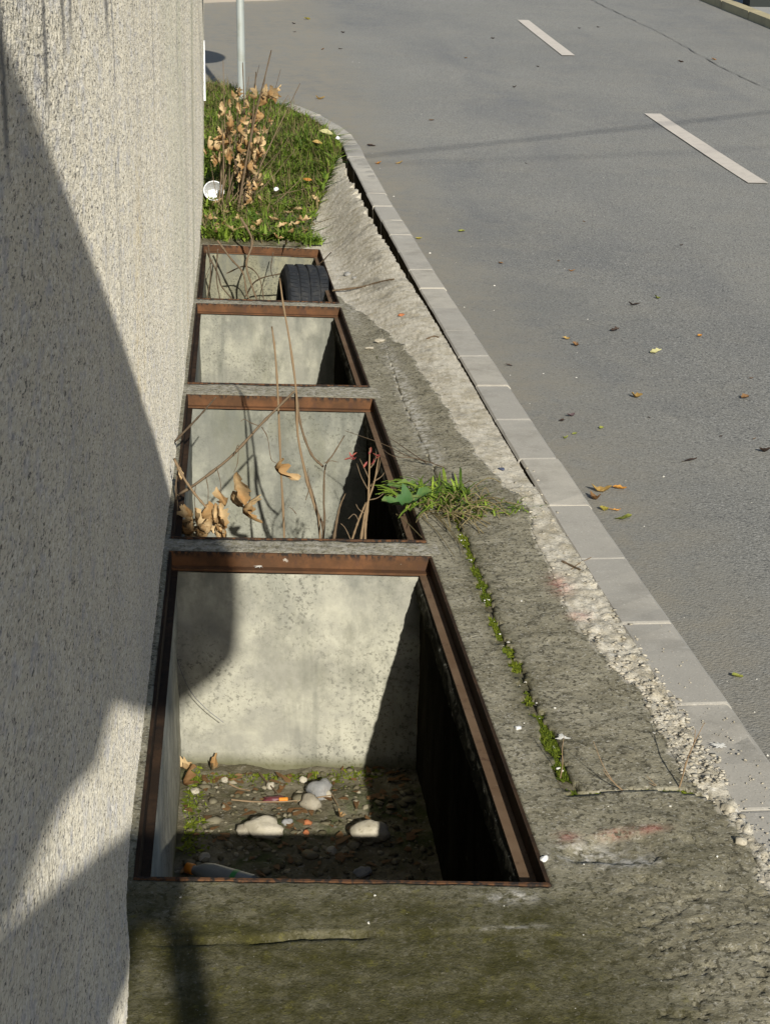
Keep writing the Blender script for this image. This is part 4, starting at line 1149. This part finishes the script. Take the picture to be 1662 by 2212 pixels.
# --- tall dead shrub on the verge
ds = empty('dead_shrub', (-.01, 8.1, .05)); tag(ds, 'tall dead shrub with tan curled leaves on the grassy verge', 'shrub')
base_px = [(478, 478), (495, 485), (510, 480), (525, 485), (540, 480), (470, 470)]
tips = [((560, 140), .003), ((538, 165), .003), ((606, 150), .003), ((470, 215), .003), ((590, 240), .003), ((612, 265), .003), ((600, 330), .003), ((455, 350), .003), ((628, 290), .0025), ((515, 180), .003), ((575, 150), .003), ((540, 190), .005), ((570, 180), .005), ((500, 190), .004), ((586, 108), .0075), ((553, 155), .007), ((524, 135), .0075), ((482, 130), .004), ((597, 190), .004), ((622, 205), .003), ((648, 180), .004), ((510, 215), .006), ((545, 240), .006), ((468, 300), .006), ((480, 260), .006), ((575, 300), .005), ((530, 300), .006), ((505, 330), .005), ((665, 370), .003), ((690, 400), .003), ((640, 320), .003)]
rs = random.Random(12)
for i, (tp, r) in enumerate(tips):
    bx, by = base_px[i % 6]
    mid = (bx + (tp[0] - bx) * .5 + rs.uniform(-10, 10), by + (tp[1] - by) * .5 + rs.uniform(-8, 8))
    Yb = 8.05 + rs.uniform(-.08, .12)
    add_stem([(bx, by), mid, tp], Yb, Yb + rs.uniform(-.1, .3), r0=r, r1=r * .35, tint=rs.uniform(.1, .9), parent=ds, n=20)
lp = [(575, 195), (585, 205), (560, 210), (595, 200), (570, 225), (560, 250), (572, 262), (500, 215), (512, 232), (492, 240), (480, 250), (505, 255), (520, 205), (545, 235), (552, 262), (498, 275), (510, 290), (525, 270), (540, 290), (550, 305), (470, 310), (458, 318), (450, 325), (482, 300), (492, 312), (505, 318), (520, 300), (532, 318), (545, 330), (556, 318), (475, 330), (515, 345), (538, 352), (550, 370), (500, 345), (545, 395), (530, 375), (520, 385), (510, 370), (552, 350), (560, 385), (540, 410), (552, 420), (558, 400), (535, 430), (525, 440), (545, 445), (552, 458), (512, 452), (500, 460), (560, 470), (528, 465), (490, 300), (468, 345), (565, 335), (548, 280), (578, 215), (565, 275), (536, 395), (556, 440)]
rs = random.Random(33)
lp = lp + lp
for i, px in enumerate(lp):
    dry_leaf(ds, atY(px[0] + rs.uniform(-9, 9), px[1] + rs.uniform(-9, 9), 8.08 + rs.uniform(-.12, .12)), rs.uniform(.035, .085), 200 + i)
# fallen leaf litter at its foot
lit_px = [(450, 455), (470, 462), (490, 470), (515, 478), (540, 482), (480, 488), (560, 492), (590, 488), (610, 495), (635, 490), (525, 498), (500, 500), (655, 480), (570, 505), (600, 508), (630, 505), (455, 478), (470, 500), (545, 500), (620, 470), (640, 465), (680, 455), (660, 500)]
rs = random.Random(34)
for i, px in enumerate(lit_px):
    q = at(px[0], px[1], .05)
    lf = bpy.data.objects.new('withered_leaf', LEAFM[i % 10]); COL.objects.link(lf)
    s_ = rs.uniform(.05, .085); lf.scale = (s_, s_ * 1.2, s_ * .55)
    lf.rotation_euler = (rs.uniform(-.5, .5), rs.uniform(-.5, .5), rs.uniform(0, 6.28)); lf.location = (float(q[0]), float(q[1]), ground_h(q[0], q[1]) + .03)
    tag(lf, 'tan withered leaf in the litter at the foot of the dead shrub', 'leaf', 'withered leaves under the verge shrub')

# --- grass: blades and small broad leaves
def blades(n, sampler, zf, hmin, hmax, wd, seed, lean=.5, broad=0.0):
    rr = np.random.default_rng(seed)
    xy = np.array([sampler(rr) for _ in range(n)])
    x, y = xy[:, 0], xy[:, 1]
    z = np.asarray(zf(x, y), float) - .004
    h = rr.uniform(hmin, hmax, n); a = rr.uniform(0, 6.28, n); ln_ = rr.uniform(.1, lean, n) * h
    br = rr.random(n) < broad
    w_ = np.where(br, wd * rr.uniform(2.2, 4.5, n), wd * rr.uniform(.7, 1.3, n))
    h = np.where(br, h * .75, h); ln_ = np.where(br, ln_ * 1.6, ln_)
    dx, dy = np.cos(a) * ln_, np.sin(a) * ln_
    px_, py_ = -np.sin(a), np.cos(a)
    t = np.clip(rr.random(n) * .75 + .25 * vn(x * 6, y * 6, 5), 0, 1)
    V = np.zeros((n, 8, 3))
    for i, (u, wa, wb) in enumerate(((0, 1, .15), (.38, .9, 1), (.75, .6, .7), (1, .08, .05))):
        ww = np.where(br, wb, wa)
        for k_, s_ in enumerate((-1, 1)):
            V[:, 2 * i + k_, 0] = x + dx * u * u + px_ * s_ * w_ * ww / 2
            V[:, 2 * i + k_, 1] = y + dy * u * u + py_ * s_ * w_ * ww / 2
            V[:, 2 * i + k_, 2] = z + h * (u - .35 * u * u * np.minimum(1, ln_ / h))
    Fq = (np.array([(0, 1, 3, 2), (2, 3, 5, 4), (4, 5, 7, 6)])[None] + (np.arange(n) * 8)[:, None, None]).reshape(-1, 4)
    return V.reshape(-1, 3), Fq, np.repeat(t, 8)

def verge_pt(rr):
    while True:
        y = rr.uniform(7.35, 11.72)
        lo_ = -.15 if y < 8.3 else -.40
        hi_ = float(verge_edge(y)) - .01
        if hi_ <= lo_: continue
        x = rr.uniform(lo_, hi_)
        bare = (vn(x * 4, y * 4, 91) + 1) / 2
        if y < 8.35:
            if y < 8.0 and rr.random() < .62: continue
            if rr.random() < .35 + .5 * bare * (x > .2): continue
        y2 = y - .25 * max(0, min(x - XL, .6)) * float(sstep(8.2, 7.3, y))
        return x, y2
V, Fq, T = blades(21000, verge_pt, lambda x, y: ground_h(x, y) + .02 * np.clip(vn(x * 7, y * 7, 95), -1, 1), .02, .115, .0046, 61, 1.2, .62)
tag(mesh_obj('grass', V, Fq, M['grass'], None, False, {'tint': T}), 'green grass and low weeds covering the verge behind the wells', 'grass', None, 'stuff')
V, Fq, T = blades(6500, verge_pt, lambda x, y: ground_h(x, y), .03, .16, .0030, 62, 1.6, .15)
tag(mesh_obj('dry_grass', V, Fq, M['strawgrass'], None, False, {'tint': T}), 'dry straw stalks mixed into the verge grass', 'grass', None, 'stuff')
def fringe_pt(rr):
    x = rr.uniform(-.13, .42); y = 7.40 - .25 * (x - XL) + abs(rr.normal(0, .05)); return x, y
V, Fq, T = blades(900, fringe_pt, lambda x, y: ground_h(x, y), .02, .07, .005, 63, 1.0, .6)
tag(mesh_obj('fringe_weeds', V, Fq, M['grass'], None, False, {'tint': T}), 'small weeds fringing the back bar of the farthest well', 'weeds', None, 'stuff')

# --- moss in the crack
def moss_pt(rr):
    if rr.random() < .12:
        x = rr.uniform(.49, .66); return x, float(cross_y(x)) + rr.normal(0, .004)
    Y = 1.955 + 1.5 * rr.random() ** 1.15; wd = .0032 + .0065 * max(0, float(vn(Y * 9, .2, 87))) + .005 * (Y > 2.85); return float(crack_x(Y)) + .35 * wd + rr.normal(0, wd), Y
def dense(rr):
    while True:
        x, Y = moss_pt(rr)
        if vn(Y * 13, x * 9, 88) + .5 * vn(Y * 50, x * 50, 89) > -.12 + .5 * rr.random(): return x, Y
V, Fq, T = blades(6500, dense, lambda x, y: pave_z(x, y) - .003, .003, .0085, .0020, 64, 1.3, .35)
tag(mesh_obj('moss', V, Fq, M['moss'], None, False, {'tint': T}), 'bright green moss filling the long crack in the pavement', 'moss', None, 'stuff')
def pit_moss(rr):
    if rr.random() < .5: return XL + .03 + abs(rr.normal(0, .018)), rr.uniform(2.65, 3.0)
    return rr.uniform(XL + .03, XR - .1), 2.985 - .11 * .2 - abs(rr.normal(0, .02))
V, Fq, T = blades(2200, pit_moss, floor_z, .004, .014, .003, 65, 1.2, .4)
tag(mesh_obj('pit_moss', V, Fq, M['moss'], None, False, {'tint': T}), 'moss along the foot of the nearest pit walls', 'moss', None, 'stuff')

def litter_pt(rr):
    return rr.uniform(XL + .03, XR - .05), 2.97 - .6 * rr.random() ** 1.2
V, Fq, T = blades(260, litter_pt, lambda x, y: floor_z(x, y) + .007, .003, .009, .0045, 68, 3.5, .8)
tag(mesh_obj('leaf_litter', V, Fq, M['leaf_brown'], None, False, {'tint': T}), 'brown leaf crumbs among the rubble of the nearest pit floor', 'leaf litter', None, 'stuff')
# --- weed clump on the pavement
wc = empty('weed_clump', (.49, 3.35, 0)); tag(wc, 'green weed clump with trailing dry stems growing from the pavement crack', 'weed')
rs = random.Random(5)
b = MB()
def blade_to(b, root, tip, wd, arch, tint):
    root = np.asarray(root); tip = np.asarray(tip); d = tip - root; L = np.linalg.norm(d)
    side = np.cross(d, (0, 0, 1.0)); side /= np.linalg.norm(side) + 1e-9
    vs = []; fs = []
    for i, (u, ww) in enumerate(((0, .6), (.25, 1), (.55, .9), (.8, .55), (1, .06))):
        c = root + d * u + np.array([0, 0, arch * L * 4 * u * (1 - u)])
        vs += [c - side * wd * ww / 2, c + side * wd * ww / 2 + np.array([0, 0, wd * .15])]
        if i: fs.append((2 * i - 2, 2 * i - 1, 2 * i + 1, 2 * i))
    b.add(vs, fs, tint)
for i in range(150):
    rt = at(rs.uniform(880, 1020), rs.uniform(1062, 1105), .004)
    a = rs.uniform(0, 6.28); L = rs.uniform(.04, .11)
    tip = rt + np.array([math.cos(a) * L * .95, math.sin(a) * L * .95, rs.uniform(.004, .045)])
    blade_to(b, rt, tip, rs.uniform(.003, .009), .15, rs.random())
for i in range(120):
    rt = at(rs.uniform(990, 1155), 1108 + rs.uniform(-16, 16), .004)
    tip = rt + np.array([rs.uniform(-.05, .06), rs.uniform(-.03, .03), rs.uniform(.004, .022)])
    blade_to(b, rt, tip, rs.uniform(.003, .006), .15, rs.random())
b.build('blade', M['grass'], wc)
b = MB()
for i in range(70):
    x0, y0 = rs.uniform(900, 1060), rs.uniform(1060, 1125)
    p0 = at(x0, y0, .006); p2 = at(x0 + rs.uniform(-60, 110), y0 + rs.uniform(-25, 40), .004 + rs.uniform(0, .012)); p1 = .5 * (p0 + p2) + np.array([0, 0, rs.uniform(.004, .03)])
    b.tube(curve_pts([p0, p1, p2], 7), .0011, 4, rs.random())
b.build('dry_stem', M['strawgrass'], wc)
def broad(pts_px, z, name, tints):
    # leaf outline spread as a ruffled fan
    pass
vs, fs, ts = leaf_shape(.115, .050, .25, .35, 9, 14, .24)
b = MB(); b.add(vs, fs, ts); o = b.build('broad_leaf', M['greenleaf'], wc, True)
c_ = at(878, 1084, .028); o.location = tuple(map(float, np.array(c_) )); o.rotation_euler = (.25, -.12, .10)
o.matrix_parent_inverse = Matrix.Translation(wc.location).inverted()
vs, fs, ts = leaf_shape(.07, .03, .3, .3, 12, 7, .2)
b = MB(); b.add(vs, fs, ts); o = b.build('broad_leaf', M['greenleaf'], wc, True)
c_ = at(868, 1052, .03); o.location = tuple(map(float, c_)); o.rotation_euler = (.3, -.2, -.4); o.matrix_parent_inverse = Matrix.Translation(wc.location).inverted()
for L in ([(935, 1000), (880, 985), (830, 960), (745, 930)], [(960, 1010), (900, 990), (850, 985), (820, 965)], [(920, 1000), (870, 965), (840, 945)]):
    b = MB(); stem(b, [at(x, y, .012 + .006 * i) for i, (x, y) in enumerate(L)], .0014, .0007, 14, .2, 5, False); b.build('dry_stem', M['bark'], wc)
for L in ([(925, 1100), (960, 1135), (995, 1180)], [(910, 1115), (945, 1150), (980, 1200)], [(940, 1110), (985, 1160), (1000, 1195)], [(855, 1110), (880, 1130), (910, 1160)]):
    b = MB(); stem(b, [at(x, y, .004 + .003 * i) for i, (x, y) in enumerate(L)], .0012, .0007, 12, .5, 5, False); b.build('dry_stem', M['strawgrass'], wc)

# --- dry stalks rising from the cross crack
def stalk(base, tips_, label, r=.0012):
    bp = at(base[0], base[1], .002)
    root = empty('dry_stalk', bp); tag(root, label, 'dry stalk')
    for t_ in tips_:
        L = [bp] + [atY(x, y, bp[1] + dy) for x, y, dy in t_]
        b = MB(); stem(b, L, r, r * .45, 14, .7, 5, True); b.build('stem', M['palebark'], root)
    return root
stalk((1462, 1712), [[(1474, 1672, 0), (1482, 1640, .0), (1500, 1600, .01), (1520, 1560, .02)], [(1474, 1672, 0), (1485, 1635, 0), (1497, 1605, .01), (1500, 1575, .02)]], 'forked dry stalk standing in the cross crack near the kerb')
stalk((1350, 1712), [[(1325, 1690, .0), (1300, 1650, .01), (1280, 1600, .02)], [(1325, 1690, .0), (1310, 1675, 0), (1300, 1660, 0)]], 'thin dry stalk leaning left from the middle of the cross crack', .0008)
stalk((1209, 1680), [[(1214, 1650, 0), (1213, 1620, 0), (1217, 1590, 0)]], 'short dry stalk by the mossy corner of the crack', .001)
stalk((1430, 1705), [[(1415, 1695, .0), (1395, 1675, .01)], [(1420, 1700, 0), (1400, 1690, 0)]], 'low dry sprig left of the forked stalk', .0008)
# --- twigs lying about
def twig(pts, z, label, r=.0022, mat='bark', tint=.4, zf=None):
    P_ = []
    for x, y in pts:
        q = at(x, y, z); P_.append(np.array([q[0], q[1], (zf(q[0], q[1]) if zf else z) + r]))
    root = P_[0].copy()
    b = MB(); stem(b, [p - root for p in P_], r, r * .7, 12, tint, 6, True)
    o = b.build('twig', M[mat]); o.location = tuple(map(float, root)); return tag(o, label, 'twig')
pz = lambda x, y: float(pave_z(x, y))
twig([(718, 612), (780, 615), (820, 622), (850, 628)], .03, 'long thin twig lying over the pale mortar by the farthest well', .004, zf=pz)
twig([(1212, 1224), (1230, 1232), (1252, 1245)], 0, 'short brown twig on the mortar strip near the kerb', .0022, zf=pz)
twig([(1232, 1240), (1250, 1228), (1275, 1216)], 0, 'thin pale twig crossing the short brown one', .001, mat='palebark', zf=pz)
twig([(920, 765), (935, 762), (946, 764)], 0, 'small dark twig on the mortar opposite the third well', .003, zf=pz)
twig([(870, 572), (885, 577), (892, 584)], .04, 'little dark stick near the far grey lump', .003, zf=pz)
fz = lambda x, y: float(floor_z(x, y)) + .006
twig([(560, 1680), (578, 1700), (600, 1722)], FLOOR, 'brown stick slanting over the rubble in the nearest pit', .0022, zf=fz)
twig([(500, 1737), (560, 1741), (640, 1738), (715, 1728)], FLOOR, 'long thin straw lying across the nearest pit floor', .0016, mat='palebark', tint=.9, zf=fz)
twig([(495, 1700), (515, 1707), (540, 1716)], FLOOR, 'short pale stick on the left of the nearest pit', .0016, mat='palebark', tint=1.0, zf=fz)
twig([(716, 1722), (722, 1735), (730, 1748)], FLOOR, 'tiny pale stick right of the tan block in the pit', .0012, mat='palebark', tint=1.0, zf=fz)
# leaves in the pit
for px, L, sd, lab in (((400, 1668), .05, 301, 'tan curled leaf in the back left corner of the nearest pit'), ((398, 1695), .06, 302, 'dark brown leaf standing against the pit side wall'), ((460, 1668), .05, 303, 'orange-tan leaf at the foot of the pit back wall'), ((735, 1768), .022, 304, 'small pale leaf right of the brick fragments')):
    q = floor_pt(*px)
    lf = bpy.data.objects.new('withered_leaf', LEAFM[sd % 10]); COL.objects.link(lf); lf.scale = (L, L, L)
    if sd == 302:
        me = LEAFM[2].copy(); me.materials.clear(); me.materials.append(M['leaf_brown']); lf.data = me; lf.rotation_euler = (.4, 1.2, 1.0)
    else: lf.rotation_euler = (.3, -.2, sd)
    lf.location = (q[0], q[1], q[2] + .018); tag(lf, lab, 'leaf')
# cracked-open wire on the pit back wall
wy = 2.985
b = MB(); P_ = [atY(x, y, wy - .012 - .01 * i) for i, (x, y) in enumerate([(376, 1380), (385, 1430), (410, 1490), (445, 1530), (483, 1560)])]
b.tube(curve_pts(P_, 16), .0008, 5, .2); o = b.build('wire', M['dark_metal']); tag(o, 'thin bent wire hanging on the left of the nearest pit back wall', 'wire')

# ================================================================== LITTER AND OTHER THINGS
# tyre
def make_tyre(c, R, W, label):
    root = empty('tyre', (c[0], c[1], c[2] - R)); tag(root, label, 'tyre')
    prof = []
    hw = W / 2
    prof += [(-hw * .70, R * .62), (-hw * .98, R * .72), (-hw * 1.0, R * .82), (-hw * .96, R * .92), (-hw * .86, R * .975)]
    for gx in (-.45, 0.0, .45):
        prof += [(hw * (gx - .05), R * (1 - .012 * abs(gx) * 2)), (hw * (gx - .035), R * .972), (hw * (gx + .035), R * .972), (hw * (gx + .05), R * (1 - .012 * abs(gx) * 2))]
    prof += [(hw * .86, R * .975), (hw * .96, R * .92), (hw * 1.0, R * .82), (hw * .98, R * .72), (hw * .70, R * .62), (hw * .60, R * .70), (-hw * .60, R * .70)]
    n = 96; m_ = len(prof); vs = []; fs = []
    for i in range(n):
        a = 2 * math.pi * i / n
        for (x, r) in prof: vs.append((x, r * math.cos(a), r * math.sin(a)))
    for i in range(n):
        for k_ in range(m_):
            fs.append((i * m_ + k_, i * m_ + (k_ + 1) % m_, ((i + 1) % n) * m_ + (k_ + 1) % m_, ((i + 1) % n) * m_ + k_))
    tl = Matrix.Rotation(.06, 3, 'Y') @ Matrix.Rotation(.08, 3, 'Z')
    b = MB(); b.add([np.array(tl @ Vector(q)) + np.array(c) for q in vs], fs)
    o = b.build('tread', M['rubber'], root, False)
    # raised tread blocks
    b = MB()
    for i in range(72):
        a0 = 2 * math.pi * (i + .12) / 72; a1 = 2 * math.pi * (i + .88) / 72
        for (xa, xb) in ((-.84, -.52), (-.38, -.07), (.07, .38), (.52, .84)):
            q = []
            sk = .02 * (1 if xa < 0 else -1)
            for r in (R * .985, R * 1.008 - .006 * max(abs(xa), abs(xb)) ** 2 * R / .3 * .9):
                for (a, x) in ((a0, xa), (a0 + sk, xb), (a1 + sk, xb), (a1, xa)): q.append(np.array(tl @ Vector((x * hw, r * math.cos(a), r * math.sin(a)))) + np.array(c))
            b.hexa(q)
    b.build('tread_blocks', M['rubber'], root)['kind'] = 'stuff'
make_tyre((.288, 6.45, FLOOR + .268), .265, .185, 'old black car tyre standing upright in the farthest light well')

# white cup in the shrub
cp_ = atY(462, 412, 8.12)
cup = empty('plastic_cup', cp_); tag(cup, 'white plastic cup with red printed side lying open by the wall corner', 'cup')
ax = (CAM - cp_); ax = ax / np.linalg.norm(ax); ax = ax + np.array([0.05, 0, .35]); ax /= np.linalg.norm(ax)
qz = Vector(ax).to_track_quat('Z', 'Y').to_matrix()
def lathe(prof, n, mtx, c):
    vs = []; fs = []
    for i, (r, z) in enumerate(prof):
        for k_ in range(n):
            a = 2 * math.pi * k_ / n; vs.append(np.array(mtx @ Vector((r * math.cos(a), r * math.sin(a), z))) + c)
        if i:
            for k_ in range(n): fs.append(((i - 1) * n + k_, (i - 1) * n + (k_ + 1) % n, i * n + (k_ + 1) % n, i * n + k_))
    return vs, fs
vs, fs = lathe([(.0001, -.098), (.036, -.098), (.037, -.095), (.049, -.002), (.0535, 0), (.0535, .003), (.050, .003), (.048, -.004), (.0365, -.092), (.0001, -.093)], 40, qz, cp_)
b = MB(); b.add(vs, fs); b.build('cup_body', M['plastic_white'], cup, False)
vs, fs = lathe([(.0385, -.088), (.0475, -.022)], 40, qz, cp_)
b = MB(); b.add(vs, fs); b.build('printed_sleeve', M['plastic_red'], cup)
# crumpled foil on the verge
q = at(596, 436, .08)
o = rock_obj('foil_scrap', (q[0], q[1], ground_h(q[0], q[1]) + .05), (.013, .011, .012), .3, M['plastic_white'], 55, .6, 'crumpled white scrap in the verge grass', 'litter')
q = atY(729, 298, 9.15)
o = rock_obj('paper_scrap', (q[0], q[1], q[2]), (.012, .009, .010), .3, M['plastic_white'], 56, .6, 'white paper scrap in the grass tip near the kerb bend', 'litter')
for px, sz, cl, lab in (((703, 373), .085, 'pale', 'large yellow-green leaf lying on the verge edge'), ((684, 383), .06, 'ochre', 'upright yellow leaf beside the large one on the verge'), ((663, 412), .05, 'orange', 'small orange leaf on the verge mortar edge')):
    q = at(px[0], px[1], .12); vs, fs, ts = leaf_shape(sz, sz * .6, .3, .3, px[0]); b = MB(); b.add(vs, fs, ts); o = b.build('fallen_leaf', M['leaf_' + cl]); o.location = (float(q[0]), float(q[1]), ground_h(q[0], q[1]) + .05); o.rotation_euler = (.5, .2, .2); tag(o, lab, 'leaf')

# bottle, lighter and scraps in the nearest pit
bp = at(447, 1888, FLOOR + .03)
bt = empty('plastic_bottle', (bp[0], bp[1], FLOOR)); tag(bt, 'cloudy plastic bottle with orange cap lying in the dark near pit corner', 'bottle')
bm_ = (Matrix.Rotation(-.55, 3, 'Z') @ Matrix.Rotation(math.radians(90), 3, 'Y'))
L0 = np.array([bp[0], bp[1], FLOOR + .032])
for nm, prof, m_ in (('bottle_body', [(.0001, .15), (.030, .148), (.033, .14), (.033, .02), (.028, -.01), (.013, -.035), (.0125, -.05)], 'bottle'), ('cap', [(.0001, -.066), (.015, -.066), (.0155, -.05), (.0155, -.044), (.0128, -.043)], 'orange_plastic'), ('label_band', [(.0334, .10), (.0334, .085)], 'bottle_green')):
    vs, fs = lathe([(r_ * .68, z_ * .68) for r_, z_ in prof], 28, bm_, L0); b = MB(); b.add(vs, fs); b.build(nm, M[m_], bt, True)
x, y, z = floor_pt(612, 1727)
b = MB(); vs, fs = lathe([(.0001, -.009), (.004, -.009), (.0042, .009), (.0001, .0092)], 12, Matrix.Rotation(math.radians(90), 3, 'Y'), np.array([0, 0, 0])); b.add(vs, fs)
o = b.build('plastic_stub', M['orange_plastic']); o.location = (x, y, z + .016); tag(o, 'bright orange plastic stub on the nearest pit floor', 'litter')
x, y, z = floor_pt(590, 1722)
rock_obj('plastic_scrap', (x, y, z + .008), (.024, .012, .007), .1, M['maroon'], 57, .4, 'dark maroon scrap left of the orange stub', 'litter')
q = at(1083, 1020, .01)
rock_obj('plastic_scrap', (q[0], q[1], pz(q[0], q[1]) + .004), (.010, .006, .004), 2.2, M['blue'], 58, .4, 'small blue-black scrap on the mortar strip', 'litter')

# white splashes (thin dried droppings) on kerb and slab
def splash(c, r, zf, label, seed):
    rr = random.Random(seed); n = 26; b = MB(); vs = [(0, 0, .0012)]
    for k_ in range(n):
        a = 2 * math.pi * k_ / n; q = r * (.35 + .75 * rr.random() ** 2); vs.append((q * math.cos(a) * 1.3, q * math.sin(a), .0004))
    b.add(vs, [(0, 1 + k_, 1 + (k_ + 1) % n) for k_ in range(n)], 1.0)
    o = b.build('white_splash', M['grit']); o.location = (float(c[0]), float(c[1]), zf(c[0], c[1]) + .002); tag(o, label, 'stain'); return o
splash(at(1553, 1614, .011), .014, lambda x, y: float(zk(y)) + .002, 'white bird splash on the near kerb stone', 3)
splash(at(1213, 1602, 0), .012, lambda x, y: pz(x, y) + .003, 'white splash on the slab beside the mossy crack', 4)
q = at(570, 1213, -.03)
q = atY(570, 1212, 2.99)
splash((.045, 3.028 - .01, 0), .012, lambda x, y: -.0285, 'white splash on the ledge of the nearest rusty cross bar', 7)

# sign post behind the verge
spz = float(zk(10.82)) - .05
sp_ = empty('sign_post', (.078, 10.82, spz)); tag(sp_, 'grey galvanised sign post standing at the back of the verge', 'sign post')
b = MB(); b.tube([(.078, 10.82, spz - .2), (.070, 10.82, spz + 1.2), (.065, 10.82, spz + 2.15)], .0265, 20); b.build('post', M['galv'], sp_, True)
b = MB(); n = 40; vs = []; fs = []; vs_x = .068
for yy_, dz_ in ((10.772, 0), (10.788, 0)):
    for k_ in range(n):
        a = 2 * math.pi * k_ / n; vs.append((vs_x + .25 * math.cos(a), yy_, spz + 1.72 + .25 * math.sin(a)))
fs = [tuple(range(n)), tuple(reversed(range(n, 2 * n)))] + [(k_, k_ + n, (k_ + 1) % n + n, (k_ + 1) % n) for k_ in range(n)]
b.add(vs, fs); b.build('sign_plate', M['signface'], sp_)

# overhead cables crossing the street; only their soft shadows reach the picture
for i, (pa, pb, h) in enumerate((((870, 333), (1660, 243), 4.6), ((1000, 352), (1662, 320), 5.2))):
    a = on_road(*pa); c = on_road(*pb)
    a = np.array(a) - SUN * (h / 1.0); c = np.array(c) - SUN * (h / 1.0)
    d = (c - a); a2 = a - d * 1.3; c2 = c + d * 1.6
    b = MB(); b.tube([a2 + (c2 - a2) * t - np.array([0, 0, .25 * 4 * (t - .5) ** 2 * -1]) for t in np.linspace(0, 1, 24)], .0105 if i == 0 else .005, 6)
    o = b.build('overhead_cable', M['cable']); tag(o, ('thick' if i == 0 else 'thin') + ' black cable crossing high above the street', 'cable', 'overhead cables')

# added caster behind the viewpoint, shaped to shade the wall and the nearest well
caster_root = empty('shadow_caster', (0, -.9, 0)); tag(caster_root, 'added dark shadow caster standing out from the house wall behind the viewpoint', 'caster')
def slab_xz(name, poly, y0, th):
    y0 -= .6                                   # stand further back along the sunlight
    poly = [(x if x < -.15 else x + .074, z + .3033 if z > 0 else 0) for x, z in poly]
    n = len(poly); vs = [(x, y0, z) for x, z in poly] + [(x, y0 - th, z) for x, z in poly]
    fs = [tuple(range(n)), tuple(reversed(range(n, 2 * n)))] + [((k_ + 1) % n, k_, k_ + n, (k_ + 1) % n + n) for k_ in range(n)]
    b = MB(); b.add(vs, fs); return b.build(name, M['dark_metal'], caster_root)
slab_xz('caster_upper', [(-.16, 1.125), (0, 1.132), (.016, 1.17), (.036, 1.205), (.072, 1.233), (.10, 1.312), (.24, 1.312), (.29, 1.348), (.371, 1.41), (.405, 1.455), (.414, 1.55), (.412, 1.64), (.40, 1.70), (.37, 1.80), (.309, 1.887), (.243, 1.902), (.129, 1.856), (.055, 1.82), (.019, 1.785), (-.16, 1.62)], -.3, .02)
slab_xz('caster_bar', [(-.16, 1.00), (.04, .985), (.115, 1.0), (.16, 1.0), (.185, 1.04), (.18, 1.10), (.12, 1.12), (-.16, 1.118)], -.301, .018)
slab_xz('caster_lower', [(-.16, .0), (.04, .0), (.045, .90), (.07, .925), (.105, .96), (.115, .998), (.04, .984), (-.16, .999)], -.3, .02)
slab_xz('caster_post', [(.128, 0), (.166, 0), (.188, .999), (.145, .999)], -.302, .03)
